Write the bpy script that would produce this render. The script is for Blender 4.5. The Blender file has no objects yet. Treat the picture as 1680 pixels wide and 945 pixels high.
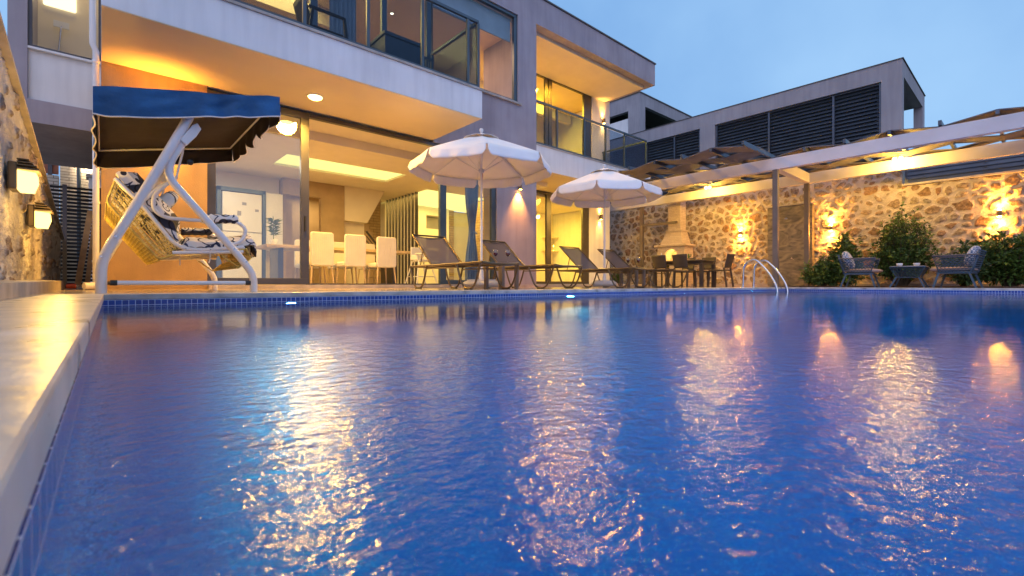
import bpy, math, random
import numpy as np
from mathutils import Vector, Matrix, noise
random.seed(7); rng = np.random.default_rng(7)
R = math.radians; PI = math.pi
S = bpy.context.scene
COL = S.collection

# ------------------------------------------------------------------ camera
cam = bpy.data.cameras.new('camera'); camo = bpy.data.objects.new('camera', cam); COL.objects.link(camo)
camo.location = (0, 0, .075)
camo.rotation_euler = (R(90), 0, -math.atan2(.6635, .7481))
cam.sensor_width = 36; cam.lens = 760 / 1680 * 36
cam.shift_y = -6.5 / 1680
cam.dof.use_dof = True; cam.dof.focus_distance = 6.5; cam.dof.aperture_fstop = 9
cam.clip_start = .01; cam.clip_end = 3000
S.camera = camo

# ------------------------------------------------------------------ sky at dusk
W = bpy.data.worlds.new('World'); S.world = W; W.use_nodes = True
nt = W.node_tree; nt.nodes.clear()
wo = nt.nodes.new('ShaderNodeOutputWorld'); bg = nt.nodes.new('ShaderNodeBackground')
sky = nt.nodes.new('ShaderNodeTexSky'); sky.sky_type = 'NISHITA'; sky.sun_disc = False
sky.sun_elevation = R(1.5); sky.sun_rotation = R(215); sky.altitude = 200
sky.air_density = 1.0; sky.dust_density = .6; sky.ozone_density = 3.0
# evenly clouded blue hour veil mixed over the clear sky, a little lighter towards the set sun
tc = nt.nodes.new('ShaderNodeTexCoord'); dotn = nt.nodes.new('ShaderNodeVectorMath'); dotn.operation = 'DOT_PRODUCT'
dotn.inputs[1].default_value = (-.78, -.60, .05)
rmp = nt.nodes.new('ShaderNodeValToRGB')
rmp.color_ramp.elements[0].position = .05; rmp.color_ramp.elements[0].color = (.16, .295, .50, 1)
rmp.color_ramp.elements[1].position = .95; rmp.color_ramp.elements[1].color = (.36, .34, .50, 1)
e = rmp.color_ramp.elements.new(.5); e.color = (.19, .33, .53, 1)
mr = nt.nodes.new('ShaderNodeMapRange'); mr.inputs[1].default_value = -1; mr.inputs[2].default_value = 1
nz = nt.nodes.new('ShaderNodeTexNoise'); nz.inputs['Scale'].default_value = 2.2; nz.inputs['Detail'].default_value = 5
nr = nt.nodes.new('ShaderNodeValToRGB'); nr.color_ramp.elements[0].position = .35; nr.color_ramp.elements[0].color = (.80, .85, .91, 1)
nr.color_ramp.elements[1].position = .7; nr.color_ramp.elements[1].color = (1.24, 1.15, 1.06, 1)
mul = nt.nodes.new('ShaderNodeMixRGB'); mul.blend_type = 'MULTIPLY'; mul.inputs[0].default_value = 1
scl = nt.nodes.new('ShaderNodeMixRGB'); scl.blend_type = 'MULTIPLY'; scl.inputs[0].default_value = 1; scl.inputs[2].default_value = (.10, .10, .10, 1)
mx = nt.nodes.new('ShaderNodeMixRGB'); mx.inputs[0].default_value = .88
L = nt.links.new
L(tc.outputs['Generated'], dotn.inputs[0]); L(dotn.outputs['Value'], mr.inputs[0]); L(mr.outputs[0], rmp.inputs[0])
L(tc.outputs['Generated'], nz.inputs['Vector']); L(nz.outputs[0], nr.inputs[0])
L(rmp.outputs[0], mul.inputs[1]); L(nr.outputs[0], mul.inputs[2])
L(sky.outputs[0], scl.inputs[1]); L(scl.outputs[0], mx.inputs[1]); L(mul.outputs[0], mx.inputs[2])
L(mx.outputs[0], bg.inputs[0]); bg.inputs[1].default_value = 1.0
L(bg.outputs[0], wo.inputs[0])
# last glow of the sun that has set behind the camera
sun = bpy.data.lights.new('sun', 'SUN'); suno = bpy.data.objects.new('sun', sun); COL.objects.link(suno)
sun.energy = .45; sun.angle = R(70); sun.color = (.72, .80, 1.0)
suno.rotation_euler = (R(62), 0, R(-52))
S.view_settings.view_transform = 'Standard'; S.view_settings.look = 'None'
S.view_settings.exposure = 1.0; S.view_settings.gamma = 1.0
S.cycles.use_denoising = True
S.cycles.max_bounces = 10; S.cycles.transparent_max_bounces = 16; S.cycles.glossy_bounces = 5
S.cycles.transmission_bounces = 8; S.cycles.diffuse_bounces = 4
S.cycles.caustics_reflective = False; S.cycles.caustics_refractive = True
S.cycles.sample_clamp_indirect = 6.0

# ------------------------------------------------------------------ materials
MATS = {}
def newmat(name):
    m = bpy.data.materials.new(name); m.use_nodes = True; MATS[name] = m
    return m, m.node_tree, m.node_tree.nodes['Principled BSDF']
def N(nt, t, **kw):
    n = nt.nodes.new(t)
    for k, v in kw.items(): setattr(n, k, v)
    return n
def mat(name, col, rough=.6, metal=0., var=.06, vscale=3., bump=0., bscale=60., coat=0., spec=.5, rvar=0., streak=0.):
    m, t, b = newmat(name)
    b.inputs['Roughness'].default_value = rough; b.inputs['Metallic'].default_value = metal
    b.inputs['Coat Weight'].default_value = coat; b.inputs['Specular IOR Level'].default_value = spec
    tc = N(t, 'ShaderNodeTexCoord')
    n = N(t, 'ShaderNodeTexNoise'); n.inputs['Scale'].default_value = vscale; n.inputs['Detail'].default_value = 6
    t.links.new(tc.outputs['Object'], n.inputs['Vector'])
    r = N(t, 'ShaderNodeValToRGB')
    c0 = [max(0, c * (1 - var * 2)) for c in col]; c1 = [min(1, c * (1 + var * 2)) for c in col]
    r.color_ramp.elements[0].position = .3; r.color_ramp.elements[0].color = (*c0, 1)
    r.color_ramp.elements[1].position = .7; r.color_ramp.elements[1].color = (*c1, 1)
    t.links.new(n.outputs[0], r.inputs[0]); t.links.new(r.outputs[0], b.inputs['Base Color'])
    if streak:      # faint run-off marks and trowel patches
        mp = N(t, 'ShaderNodeMapping'); mp.inputs['Scale'].default_value = (5, 5, .45); ns = N(t, 'ShaderNodeTexNoise'); ns.inputs['Scale'].default_value = 1.5; ns.inputs['Detail'].default_value = 7
        rs = N(t, 'ShaderNodeValToRGB'); rs.color_ramp.elements[0].position = .32; rs.color_ramp.elements[0].color = (1 - streak, 1 - streak, 1 - streak * .9, 1)
        rs.color_ramp.elements[1].position = .58; rs.color_ramp.elements[1].color = (1, 1, 1, 1)
        mu = N(t, 'ShaderNodeMixRGB', blend_type='MULTIPLY'); mu.inputs[0].default_value = 1
        t.links.new(tc.outputs['Object'], mp.inputs[0]); t.links.new(mp.outputs[0], ns.inputs['Vector']); t.links.new(ns.outputs[0], rs.inputs[0])
        t.links.new(r.outputs[0], mu.inputs[1]); t.links.new(rs.outputs[0], mu.inputs[2]); t.links.new(mu.outputs[0], b.inputs['Base Color'])
    if rvar:
        q = N(t, 'ShaderNodeMapRange'); q.inputs[3].default_value = rough - rvar; q.inputs[4].default_value = rough + rvar
        t.links.new(n.outputs[0], q.inputs[0]); t.links.new(q.outputs[0], b.inputs['Roughness'])
    if bump:
        n2 = N(t, 'ShaderNodeTexNoise'); n2.inputs['Scale'].default_value = bscale; n2.inputs['Detail'].default_value = 4
        t.links.new(tc.outputs['Object'], n2.inputs['Vector'])
        bp = N(t, 'ShaderNodeBump'); bp.inputs['Distance'].default_value = bump; bp.inputs['Strength'].default_value = 1
        t.links.new(n2.outputs[0], bp.inputs['Height']); t.links.new(bp.outputs[0], b.inputs['Normal'])
    return m
def emit(name, col, strength):
    m, t, b = newmat(name); t.nodes.remove(b)
    e = N(t, 'ShaderNodeEmission'); e.inputs[0].default_value = (*col, 1); e.inputs[1].default_value = strength
    t.links.new(e.outputs[0], t.nodes['Material Output'].inputs[0]); return m
def glass(name, tint=(.95, .97, .98), refl=1.0, base=0.0, rough=0.0):
    m, t, b = newmat(name); t.nodes.remove(b)
    tr = N(t, 'ShaderNodeBsdfTransparent'); tr.inputs[0].default_value = (*tint, 1)
    g = N(t, 'ShaderNodeBsdfGlossy'); g.inputs['Roughness'].default_value = rough; g.inputs[0].default_value = (refl, refl, refl, 1)
    f = N(t, 'ShaderNodeFresnel'); f.inputs[0].default_value = 1.5
    mm = N(t, 'ShaderNodeMath', operation='MULTIPLY_ADD'); mm.inputs[1].default_value = 1.0; mm.inputs[2].default_value = base; mm.use_clamp = True
    x = N(t, 'ShaderNodeMixShader')
    ge = N(t, 'ShaderNodeNewGeometry'); fr = N(t, 'ShaderNodeMath', operation='SUBTRACT'); fr.inputs[0].default_value = 1
    k = N(t, 'ShaderNodeMath', operation='MULTIPLY'); t.links.new(ge.outputs['Backfacing'], fr.inputs[1])
    t.links.new(f.outputs[0], mm.inputs[0]); t.links.new(mm.outputs[0], k.inputs[0]); t.links.new(fr.outputs[0], k.inputs[1]); t.links.new(k.outputs[0], x.inputs[0])
    t.links.new(tr.outputs[0], x.inputs[1]); t.links.new(g.outputs[0], x.inputs[2])
    t.links.new(x.outputs[0], t.nodes['Material Output'].inputs[0]); return m
def bricks(name, c1, c2, mortar, bw, bh, ms=.008, rough=.6, offset=.5, bump=.004, coat=0., var=.3):
    m, t, b = newmat(name); b.inputs['Roughness'].default_value = rough; b.inputs['Coat Weight'].default_value = coat
    uv = N(t, 'ShaderNodeUVMap'); br = N(t, 'ShaderNodeTexBrick')
    br.offset = offset; br.inputs['Scale'].default_value = 1; br.inputs['Brick Width'].default_value = bw
    br.inputs['Row Height'].default_value = bh; br.inputs['Mortar Size'].default_value = ms; br.inputs['Mortar Smooth'].default_value = .3
    br.inputs['Color1'].default_value = (*c1, 1); br.inputs['Color2'].default_value = (*c2, 1); br.inputs['Mortar'].default_value = (*mortar, 1)
    nz = N(t, 'ShaderNodeTexNoise'); nz.inputs['Scale'].default_value = 9; nz.inputs['Detail'].default_value = 5
    mxx = N(t, 'ShaderNodeMixRGB', blend_type='OVERLAY'); mxx.inputs[0].default_value = var
    t.links.new(uv.outputs[0], br.inputs['Vector']); t.links.new(uv.outputs[0], nz.inputs['Vector'])
    t.links.new(br.outputs['Color'], mxx.inputs[1]); t.links.new(nz.outputs[0], mxx.inputs[2])
    t.links.new(mxx.outputs[0], b.inputs['Base Color'])
    bp = N(t, 'ShaderNodeBump'); bp.inputs['Distance'].default_value = bump; bp.invert = True
    t.links.new(br.outputs['Fac'], bp.inputs['Height']); t.links.new(bp.outputs[0], b.inputs['Normal'])
    return m

M = dict(
 plaster_lilac=mat('plaster_lilac', (.35, .32, .37), .8, bump=.0025, bscale=90, var=.07, vscale=1.2, streak=.14),
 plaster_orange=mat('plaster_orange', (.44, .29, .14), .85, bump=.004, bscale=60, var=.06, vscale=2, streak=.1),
 plaster_white=mat('plaster_white', (.74, .75, .78), .75, bump=.0018, bscale=80, var=.04, vscale=1., streak=.10),
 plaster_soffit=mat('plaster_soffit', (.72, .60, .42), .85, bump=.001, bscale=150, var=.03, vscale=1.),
 plaster_grey=mat('plaster_grey', (.32, .31, .35), .8, bump=.0015, bscale=140, var=.06, vscale=.8, streak=.15),
 interior=mat('interior', (.74, .66, .54), .8, var=.02),
 interior_tan=mat('interior_tan', (.42, .30, .17), .6, var=.06),
 frame=mat('frame', (.085, .08, .085), .35, .55, var=.08, coat=.2),
 frame_blue=mat('frame_blue', (.07, .10, .13), .35, .5, var=.08),
 black=mat('black', (.018, .018, .02), .5, var=.1),
 louvre=mat('louvre', (.09, .11, .145), .4, .6, var=.08),
 white_metal=mat('white_metal', (.74, .75, .79), .28, 0, var=.03, coat=.4),
 plastic_white=mat('plastic_white', (.72, .72, .74), .4, var=.03),
 steel=mat('steel', (.62, .64, .68), .16, 1., var=.02),
 bronze=mat('bronze', (.16, .12, .075), .33, .75, var=.1),
 concrete=mat('concrete', (.42, .38, .35), .7, var=.12, vscale=5, bump=.002, bscale=50),
 beam=mat('beam', (.66, .63, .64), .6, var=.04, vscale=2, bump=.001, bscale=90),
 post=mat('post', (.19, .16, .14), .45, .4, var=.08),
 roofedge=mat('roofedge', (.10, .09, .09), .6),
 wood=mat('wood', (.46, .26, .10), .5, var=.12, vscale=8),
 wood_red=mat('wood_red', (.30, .10, .05), .6, var=.15, vscale=6),
 wood_pale=mat('wood_pale', (.58, .43, .26), .5, var=.1, vscale=6),
 umb=mat('umb', (.86, .85, .84), .85, var=.02, bump=.002, bscale=24),
 sling=mat('sling', (.16, .135, .125), .6, var=.08, bump=.001, bscale=300),
 rattan=mat('rattan', (.06, .048, .04), .5, var=.15, bump=.002, bscale=120),
 rope=mat('rope', (.045, .085, .14), .6, var=.12, bump=.002, bscale=180),
 cushion_pink=mat('cushion_pink', (.38, .28, .26), .9, var=.08, bump=.002, bscale=80),
 canvas_blue=mat('canvas_blue', (.013, .095, .25), .75, var=.14, vscale=4, bump=.03, bscale=5),
 canvas_dark=mat('canvas_dark', (.028, .021, .023), .9, var=.1, bump=.004, bscale=9),
 piping=mat('piping', (.75, .72, .70), .7),
 leather=mat('leather', (.76, .70, .60), .5, var=.03),
 wicker=mat('wicker', (.56, .42, .10), .6, var=.2, vscale=20),
 leaf=mat('leaf', (.08, .145, .03), .45, var=.45, vscale=30, spec=.4),
 leaf2=mat('leaf2', (.09, .16, .035), .42, var=.4, vscale=30, spec=.5),
 leaf3=mat('leaf3', (.06, .115, .035), .5, var=.45, vscale=30),
 stem=mat('stem', (.10, .07, .04), .8, var=.2),
 soil=mat('soil', (.07, .045, .03), .95, var=.3, vscale=12, bump=.01, bscale=30),
 wine=mat('wine', (.10, .004, .012), .08, var=.02, coat=.5),
 curtain=mat('curtain', (.20, .27, .34), .9, var=.06),
 blanket=mat('blanket', (.5, .5, .5), .9),
 red=mat('red', (.65, .08, .02), .5), asphalt=mat('asphalt', (.07, .07, .07), .9, var=.15),
 grass=mat('grass', (.05, .07, .03), .95, var=.3),
 tvgrey=mat('tvgrey', (.30, .29, .30), .4), cabinet=mat('cabinet', (.80, .77, .70), .35, var=.02),
 pane_glass=glass('pane_glass'), pane_coated=glass('pane_coated', (.86, .90, .92), 1., .13), rail_glass=glass('rail_glass', (.60, .66, .72), .8, .02),
 wine_glass=glass('wine_glass', (.93, .95, .97), 1., .04),
 lamp_warm=emit('lamp_warm', (1, .58, .15), 10), lamp_orange=emit('lamp_orange', (1, .42, .06), 60),
 lamp_soft=emit('lamp_soft', (1, .80, .42), 9), cove=emit('cove', (1., .82, .22), .8),
 lamp_mirror=emit('lamp_mirror', (1, .80, .45), 1.1), spot_small=emit('spot_small', (1, .8, .5), 8), pool_lamp=emit('pool_lamp', (.2, .6, 1), .9), lamp_stone=emit('lamp_stone', (1, .38, .04), 1100),
)
M['mosaic'] = bricks('mosaic', (.004, .035, .22), (.008, .06, .33), (.55, .62, .78), .0365, .0365, .0022, .15, 0, .0006, .3, .15)
M['poolfloor'] = bricks('poolfloor', (.0005, .115, .42), (.001, .15, .49), (.03, .36, .72), .30, .30, .008, .3, 0, .0003, 0, .25)
M['brick_inner'] = bricks('brick_inner', (.45, .33, .18), (.38, .26, .13), (.20, .13, .07), .24, .085, .007, .8)
M['stone_stack'] = bricks('stone_stack', (.60, .52, .42), (.46, .42, .36), (.14, .11, .08), .40, .07, .006, .85, .5, .01)
M['bbq_brick'] = bricks('bbq_brick', (.62, .52, .42), (.56, .46, .36), (.36, .29, .22), .5, .055, .004, .8, .37, .004)

def tiles_deck(name, c, rough):
    m, t, b = newmat(name); tc = N(t, 'ShaderNodeTexCoord')
    n = N(t, 'ShaderNodeTexNoise'); n.inputs['Scale'].default_value = 1.3; n.inputs['Detail'].default_value = 9; n.inputs['Distortion'].default_value = 1.2
    mp = N(t, 'ShaderNodeMapping'); mp.inputs['Scale'].default_value = (1, 2.6, 1)
    r = N(t, 'ShaderNodeValToRGB'); r.color_ramp.elements[0].position = .3; r.color_ramp.elements[1].position = .75
    r.color_ramp.elements[0].color = (*[x * .78 for x in c], 1); r.color_ramp.elements[1].color = (*[min(1, x * 1.12) for x in c], 1)
    br = N(t, 'ShaderNodeTexBrick'); br.offset = 0; br.inputs['Scale'].default_value = 1; br.inputs['Brick Width'].default_value = .6
    br.inputs['Row Height'].default_value = .6; br.inputs['Mortar Size'].default_value = .003
    br.inputs['Color1'].default_value = (1, 1, 1, 1); br.inputs['Color2'].default_value = (.95, .95, .95, 1); br.inputs['Mortar'].default_value = (.72, .69, .66, 1)
    mu = N(t, 'ShaderNodeMixRGB', blend_type='MULTIPLY'); mu.inputs[0].default_value = 1
    t.links.new(tc.outputs['Object'], mp.inputs[0]); t.links.new(mp.outputs[0], n.inputs['Vector']); t.links.new(n.outputs[0], r.inputs[0])
    t.links.new(tc.outputs['Object'], br.inputs['Vector']); t.links.new(r.outputs[0], mu.inputs[1]); t.links.new(br.outputs['Color'], mu.inputs[2])
    t.links.new(mu.outputs[0], b.inputs['Base Color'])
    q = N(t, 'ShaderNodeMapRange'); q.inputs[3].default_value = rough * .6; q.inputs[4].default_value = rough * 1.5
    t.links.new(n.outputs[0], q.inputs[0]); t.links.new(q.outputs[0], b.inputs['Roughness'])
    bp = N(t, 'ShaderNodeBump'); bp.inputs['Distance'].default_value = .0012
    t.links.new(n.outputs[0], bp.inputs['Height']); t.links.new(bp.outputs[0], b.inputs['Normal'])
    return m
M['deck'] = tiles_deck('deck', (.56, .45, .35), .14)
M['coping'] = tiles_deck('coping', (.52, .46, .40), .2)
M['floor_in'] = tiles_deck('floor_in', (.62, .56, .48), .15)
M['coping'] = mat('coping', (.52, .46, .40), .3, var=.18, vscale=7, rvar=.1, bump=.001, bscale=30)

# water: calm far away, disturbed by the inlet jets nearer the middle of the pool
def water_mat():
    m, t, b = newmat('water'); t.nodes.remove(b); lk = t.links.new
    tc = N(t, 'ShaderNodeTexCoord')
    def noi(sc, det, rot, st):
        mp = N(t, 'ShaderNodeMapping'); mp.inputs['Rotation'].default_value = (0, 0, rot); mp.inputs['Scale'].default_value = st
        n = N(t, 'ShaderNodeTexNoise'); n.inputs['Scale'].default_value = sc; n.inputs['Detail'].default_value = det; n.inputs['Roughness'].default_value = .55
        lk(tc.outputs['Object'], mp.inputs[0]); lk(mp.outputs[0], n.inputs['Vector']); return n
    n1 = noi(3.1, 2, .7, (1, 1, 1)); n2 = noi(30, 4, .2, (1, 1.3, 1)); n3 = noi(110, 2, 0, (1, 1.2, 1)); n4 = noi(1.1, 1, 0, (1, 1, 1))
    sep = N(t, 'ShaderNodeSeparateXYZ'); lk(tc.outputs['Object'], sep.inputs[0])
    # distance from the jets
    d = N(t, 'ShaderNodeVectorMath', operation='DISTANCE'); d.inputs[1].default_value = (.45, .5, -.08)
    lk(tc.outputs['Object'], d.inputs[0])
    a = N(t, 'ShaderNodeMapRange'); a.inputs[1].default_value = .55; a.inputs[2].default_value = 1.45; a.inputs[3].default_value = 1; a.inputs[4].default_value = .11
    lk(d.outputs['Value'], a.inputs[0])
    def mad(x, k, y=None):
        q = N(t, 'ShaderNodeMath', operation='MULTIPLY_ADD'); q.inputs[1].default_value = k
        lk(x.outputs[0], q.inputs[0])
        if y is None: q.inputs[2].default_value = 0
        else: lk(y.outputs[0], q.inputs[2])
        return q
    h23 = mad(n2, .46, mad(n3, .12))
    hm = N(t, 'ShaderNodeMath', operation='MULTIPLY'); lk(h23.outputs[0], hm.inputs[0]); lk(a.outputs[0], hm.inputs[1])
    hh = mad(hm, .0085, mad(n1, .0022))
    bp = N(t, 'ShaderNodeBump'); bp.inputs['Distance'].default_value = 1.0; bp.inputs['Strength'].default_value = 1; lk(hh.outputs[0], bp.inputs['Height'])
    f = N(t, 'ShaderNodeFresnel'); f.inputs[0].default_value = 1.333; lk(bp.outputs[0], f.inputs['Normal'])
    g = N(t, 'ShaderNodeBsdfGlossy'); gr = N(t, 'ShaderNodeMapRange'); gr.inputs[1].default_value = .1; gr.inputs[2].default_value = 1; gr.inputs[3].default_value = .02; gr.inputs[4].default_value = .135; lk(a.outputs[0], gr.inputs[0]); lk(gr.outputs[0], g.inputs['Roughness']); lk(bp.outputs[0], g.inputs['Normal'])
    rf = N(t, 'ShaderNodeBsdfRefraction'); rf.inputs['IOR'].default_value = 1.333; rf.inputs['Roughness'].default_value = .0
    rf.inputs[0].default_value = (.22, .84, 1, 1); lk(bp.outputs[0], rf.inputs['Normal'])
    x = N(t, 'ShaderNodeMixShader'); lk(f.outputs[0], x.inputs[0]); lk(rf.outputs[0], x.inputs[1]); lk(g.outputs[0], x.inputs[2])
    lk(x.outputs[0], t.nodes['Material Output'].inputs[0]); return m
M['water'] = water_mat()

# printed cushion cloth: pale ground with dark blue rings, keys and swirls
def print_mat():
    m, t, b = newmat('print_cloth'); b.inputs['Roughness'].default_value = .85; lk = t.links.new
    tc = N(t, 'ShaderNodeTexCoord')
    v = N(t, 'ShaderNodeTexVoronoi'); v.inputs['Scale'].default_value = 8.5; lk(tc.outputs['Object'], v.inputs['Vector'])
    w = N(t, 'ShaderNodeTexWave', wave_type='RINGS'); w.inputs['Scale'].default_value = 1.6; w.inputs['Distortion'].default_value = 6; w.inputs['Detail'].default_value = 2; w.inputs['Detail Scale'].default_value = 1.5
    lk(tc.outputs['Object'], w.inputs['Vector'])
    r1 = N(t, 'ShaderNodeValToRGB'); r1.color_ramp.interpolation = 'CONSTANT'
    el = r1.color_ramp.elements; el[0].position = 0; el[0].color = (.02, .02, .04, 1); el[1].position = .10; el[1].color = (.80, .78, .75, 1)
    for q, c in ((.27, (.02, .02, .04, 1)), (.36, (.80, .78, .75, 1)), (.62, (.03, .04, .09, 1)), (.70, (.80, .78, .75, 1))): el.new(q).color = c
    r2 = N(t, 'ShaderNodeValToRGB'); r2.color_ramp.interpolation = 'CONSTANT'
    el = r2.color_ramp.elements; el[0].position = 0; el[0].color = (.03, .035, .07, 1); el[1].position = .20; el[1].color = (.16, .17, .22, 1)
    e = el.new(.28); e.color = (1, 1, 1, 1)
    mu = N(t, 'ShaderNodeMixRGB', blend_type='MULTIPLY'); mu.inputs[0].default_value = 1
    lk(v.outputs['Distance'], r1.inputs[0]); lk(w.outputs[0], r2.inputs[0]); lk(r1.outputs[0], mu.inputs[1]); lk(r2.outputs[0], mu.inputs[2])
    lk(mu.outputs[0], b.inputs['Base Color']); return m
M['print'] = print_mat()
def dots_mat():
    m, t, b = newmat('checked_cloth'); b.inputs['Roughness'].default_value = .9; lk = t.links.new
    uv = N(t, 'ShaderNodeTexCoord'); c = N(t, 'ShaderNodeTexChecker'); c.inputs['Scale'].default_value = 34
    c.inputs[1].default_value = (.62, .60, .62, 1); c.inputs[2].default_value = (.08, .14, .26, 1)
    lk(uv.outputs['Object'], c.inputs['Vector']); lk(c.outputs[0], b.inputs['Base Color']); return m
M['check'] = dots_mat()
def slab_mat():
    m, t, b = newmat('slab_stone'); b.inputs['Roughness'].default_value = .35; lk = t.links.new
    tc = N(t, 'ShaderNodeTexCoord'); n = N(t, 'ShaderNodeTexNoise'); n.inputs['Scale'].default_value = 2.2; n.inputs['Detail'].default_value = 10; n.inputs['Distortion'].default_value = 1.8
    mp = N(t, 'ShaderNodeMapping'); mp.inputs['Scale'].default_value = (1, 1, 2.2); lk(tc.outputs['Object'], mp.inputs[0]); lk(mp.outputs[0], n.inputs['Vector'])
    r = N(t, 'ShaderNodeValToRGB'); r.color_ramp.elements[0].position = .35; r.color_ramp.elements[0].color = (.10, .09, .075, 1)
    r.color_ramp.elements[1].position = .72; r.color_ramp.elements[1].color = (.36, .30, .21, 1); lk(n.outputs[0], r.inputs[0]); lk(r.outputs[0], b.inputs['Base Color']); return m
M['slab'] = slab_mat()
# rubble wall: stone and mortar told apart by a mask stored on the mesh
def rubble_mat(name, mortar, cols):
    m, t, b = newmat(name); b.inputs['Roughness'].default_value = .88; lk = t.links.new
    a1 = N(t, 'ShaderNodeAttribute', attribute_name='stone'); a2 = N(t, 'ShaderNodeAttribute', attribute_name='sid')
    tc = N(t, 'ShaderNodeTexCoord')
    r = N(t, 'ShaderNodeValToRGB'); r.color_ramp.interpolation = 'LINEAR'
    el = r.color_ramp.elements; el[0].position = 0; el[0].color = (*cols[0], 1); el[1].position = 1; el[1].color = (*cols[-1], 1)
    for i, c in enumerate(cols[1:-1]): el.new((i + 1) / (len(cols) - 1)).color = (*c, 1)
    lk(a2.outputs['Fac'], r.inputs[0])
    n = N(t, 'ShaderNodeTexNoise'); n.inputs['Scale'].default_value = 14; n.inputs['Detail'].default_value = 8; n.inputs['Roughness'].default_value = .7; lk(tc.outputs['Object'], n.inputs['Vector'])
    nr = N(t, 'ShaderNodeValToRGB'); nr.color_ramp.elements[0].position = .36; nr.color_ramp.elements[0].color = (.42, .36, .33, 1); nr.color_ramp.elements[1].position = .64; nr.color_ramp.elements[1].color = (1.25, 1.22, 1.15, 1)
    lk(n.outputs[0], nr.inputs[0])
    mu = N(t, 'ShaderNodeMixRGB', blend_type='MULTIPLY'); mu.inputs[0].default_value = 1; lk(r.outputs[0], mu.inputs[1]); lk(nr.outputs[0], mu.inputs[2])
    nm = N(t, 'ShaderNodeTexNoise'); nm.inputs['Scale'].default_value = 5; nm.inputs['Detail'].default_value = 7; lk(tc.outputs['Object'], nm.inputs['Vector'])
    mr_ = N(t, 'ShaderNodeValToRGB'); mr_.color_ramp.elements[0].color = (*[x * .72 for x in mortar], 1); mr_.color_ramp.elements[1].color = (*[min(1, x * 1.15) for x in mortar], 1)
    mr_.color_ramp.elements[0].position = .3; mr_.color_ramp.elements[1].position = .7; lk(nm.outputs[0], mr_.inputs[0])
    ad = N(t, 'ShaderNodeMath', operation='MULTIPLY_ADD'); ad.inputs[1].default_value = .55; lk(n.outputs[0], ad.inputs[0]); lk(a1.outputs['Fac'], ad.inputs[2])
    st = N(t, 'ShaderNodeMapRange'); st.inputs[1].default_value = .62; st.inputs[2].default_value = .90; lk(ad.outputs[0], st.inputs[0])
    mx = N(t, 'ShaderNodeMixRGB'); lk(st.outputs[0], mx.inputs[0]); lk(mr_.outputs[0], mx.inputs[1]); lk(mu.outputs[0], mx.inputs[2]); lk(mx.outputs[0], b.inputs['Base Color'])
    n3 = N(t, 'ShaderNodeTexNoise'); n3.inputs['Scale'].default_value = 26; n3.inputs['Detail'].default_value = 8; n3.inputs['Roughness'].default_value = .65; lk(tc.outputs['Object'], n3.inputs['Vector'])
    bp = N(t, 'ShaderNodeBump'); bp.inputs['Distance'].default_value = .03; bp.inputs['Strength'].default_value = .9; lk(n3.outputs[0], bp.inputs['Height']); lk(bp.outputs[0], b.inputs['Normal'])
    return m
M['rubble'] = rubble_mat('rubble', (.54, .48, .42), [(.26, .18, .12), (.38, .32, .24), (.34, .21, .13), (.30, .29, .26), (.43, .36, .27), (.31, .24, .18), (.38, .34, .29)])
M['rubble_left'] = rubble_mat('rubble_left', (.60, .57, .56), [(.40, .36, .34), (.48, .40, .32), (.28, .21, .17), (.36, .33, .33), (.44, .36, .26)])

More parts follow.
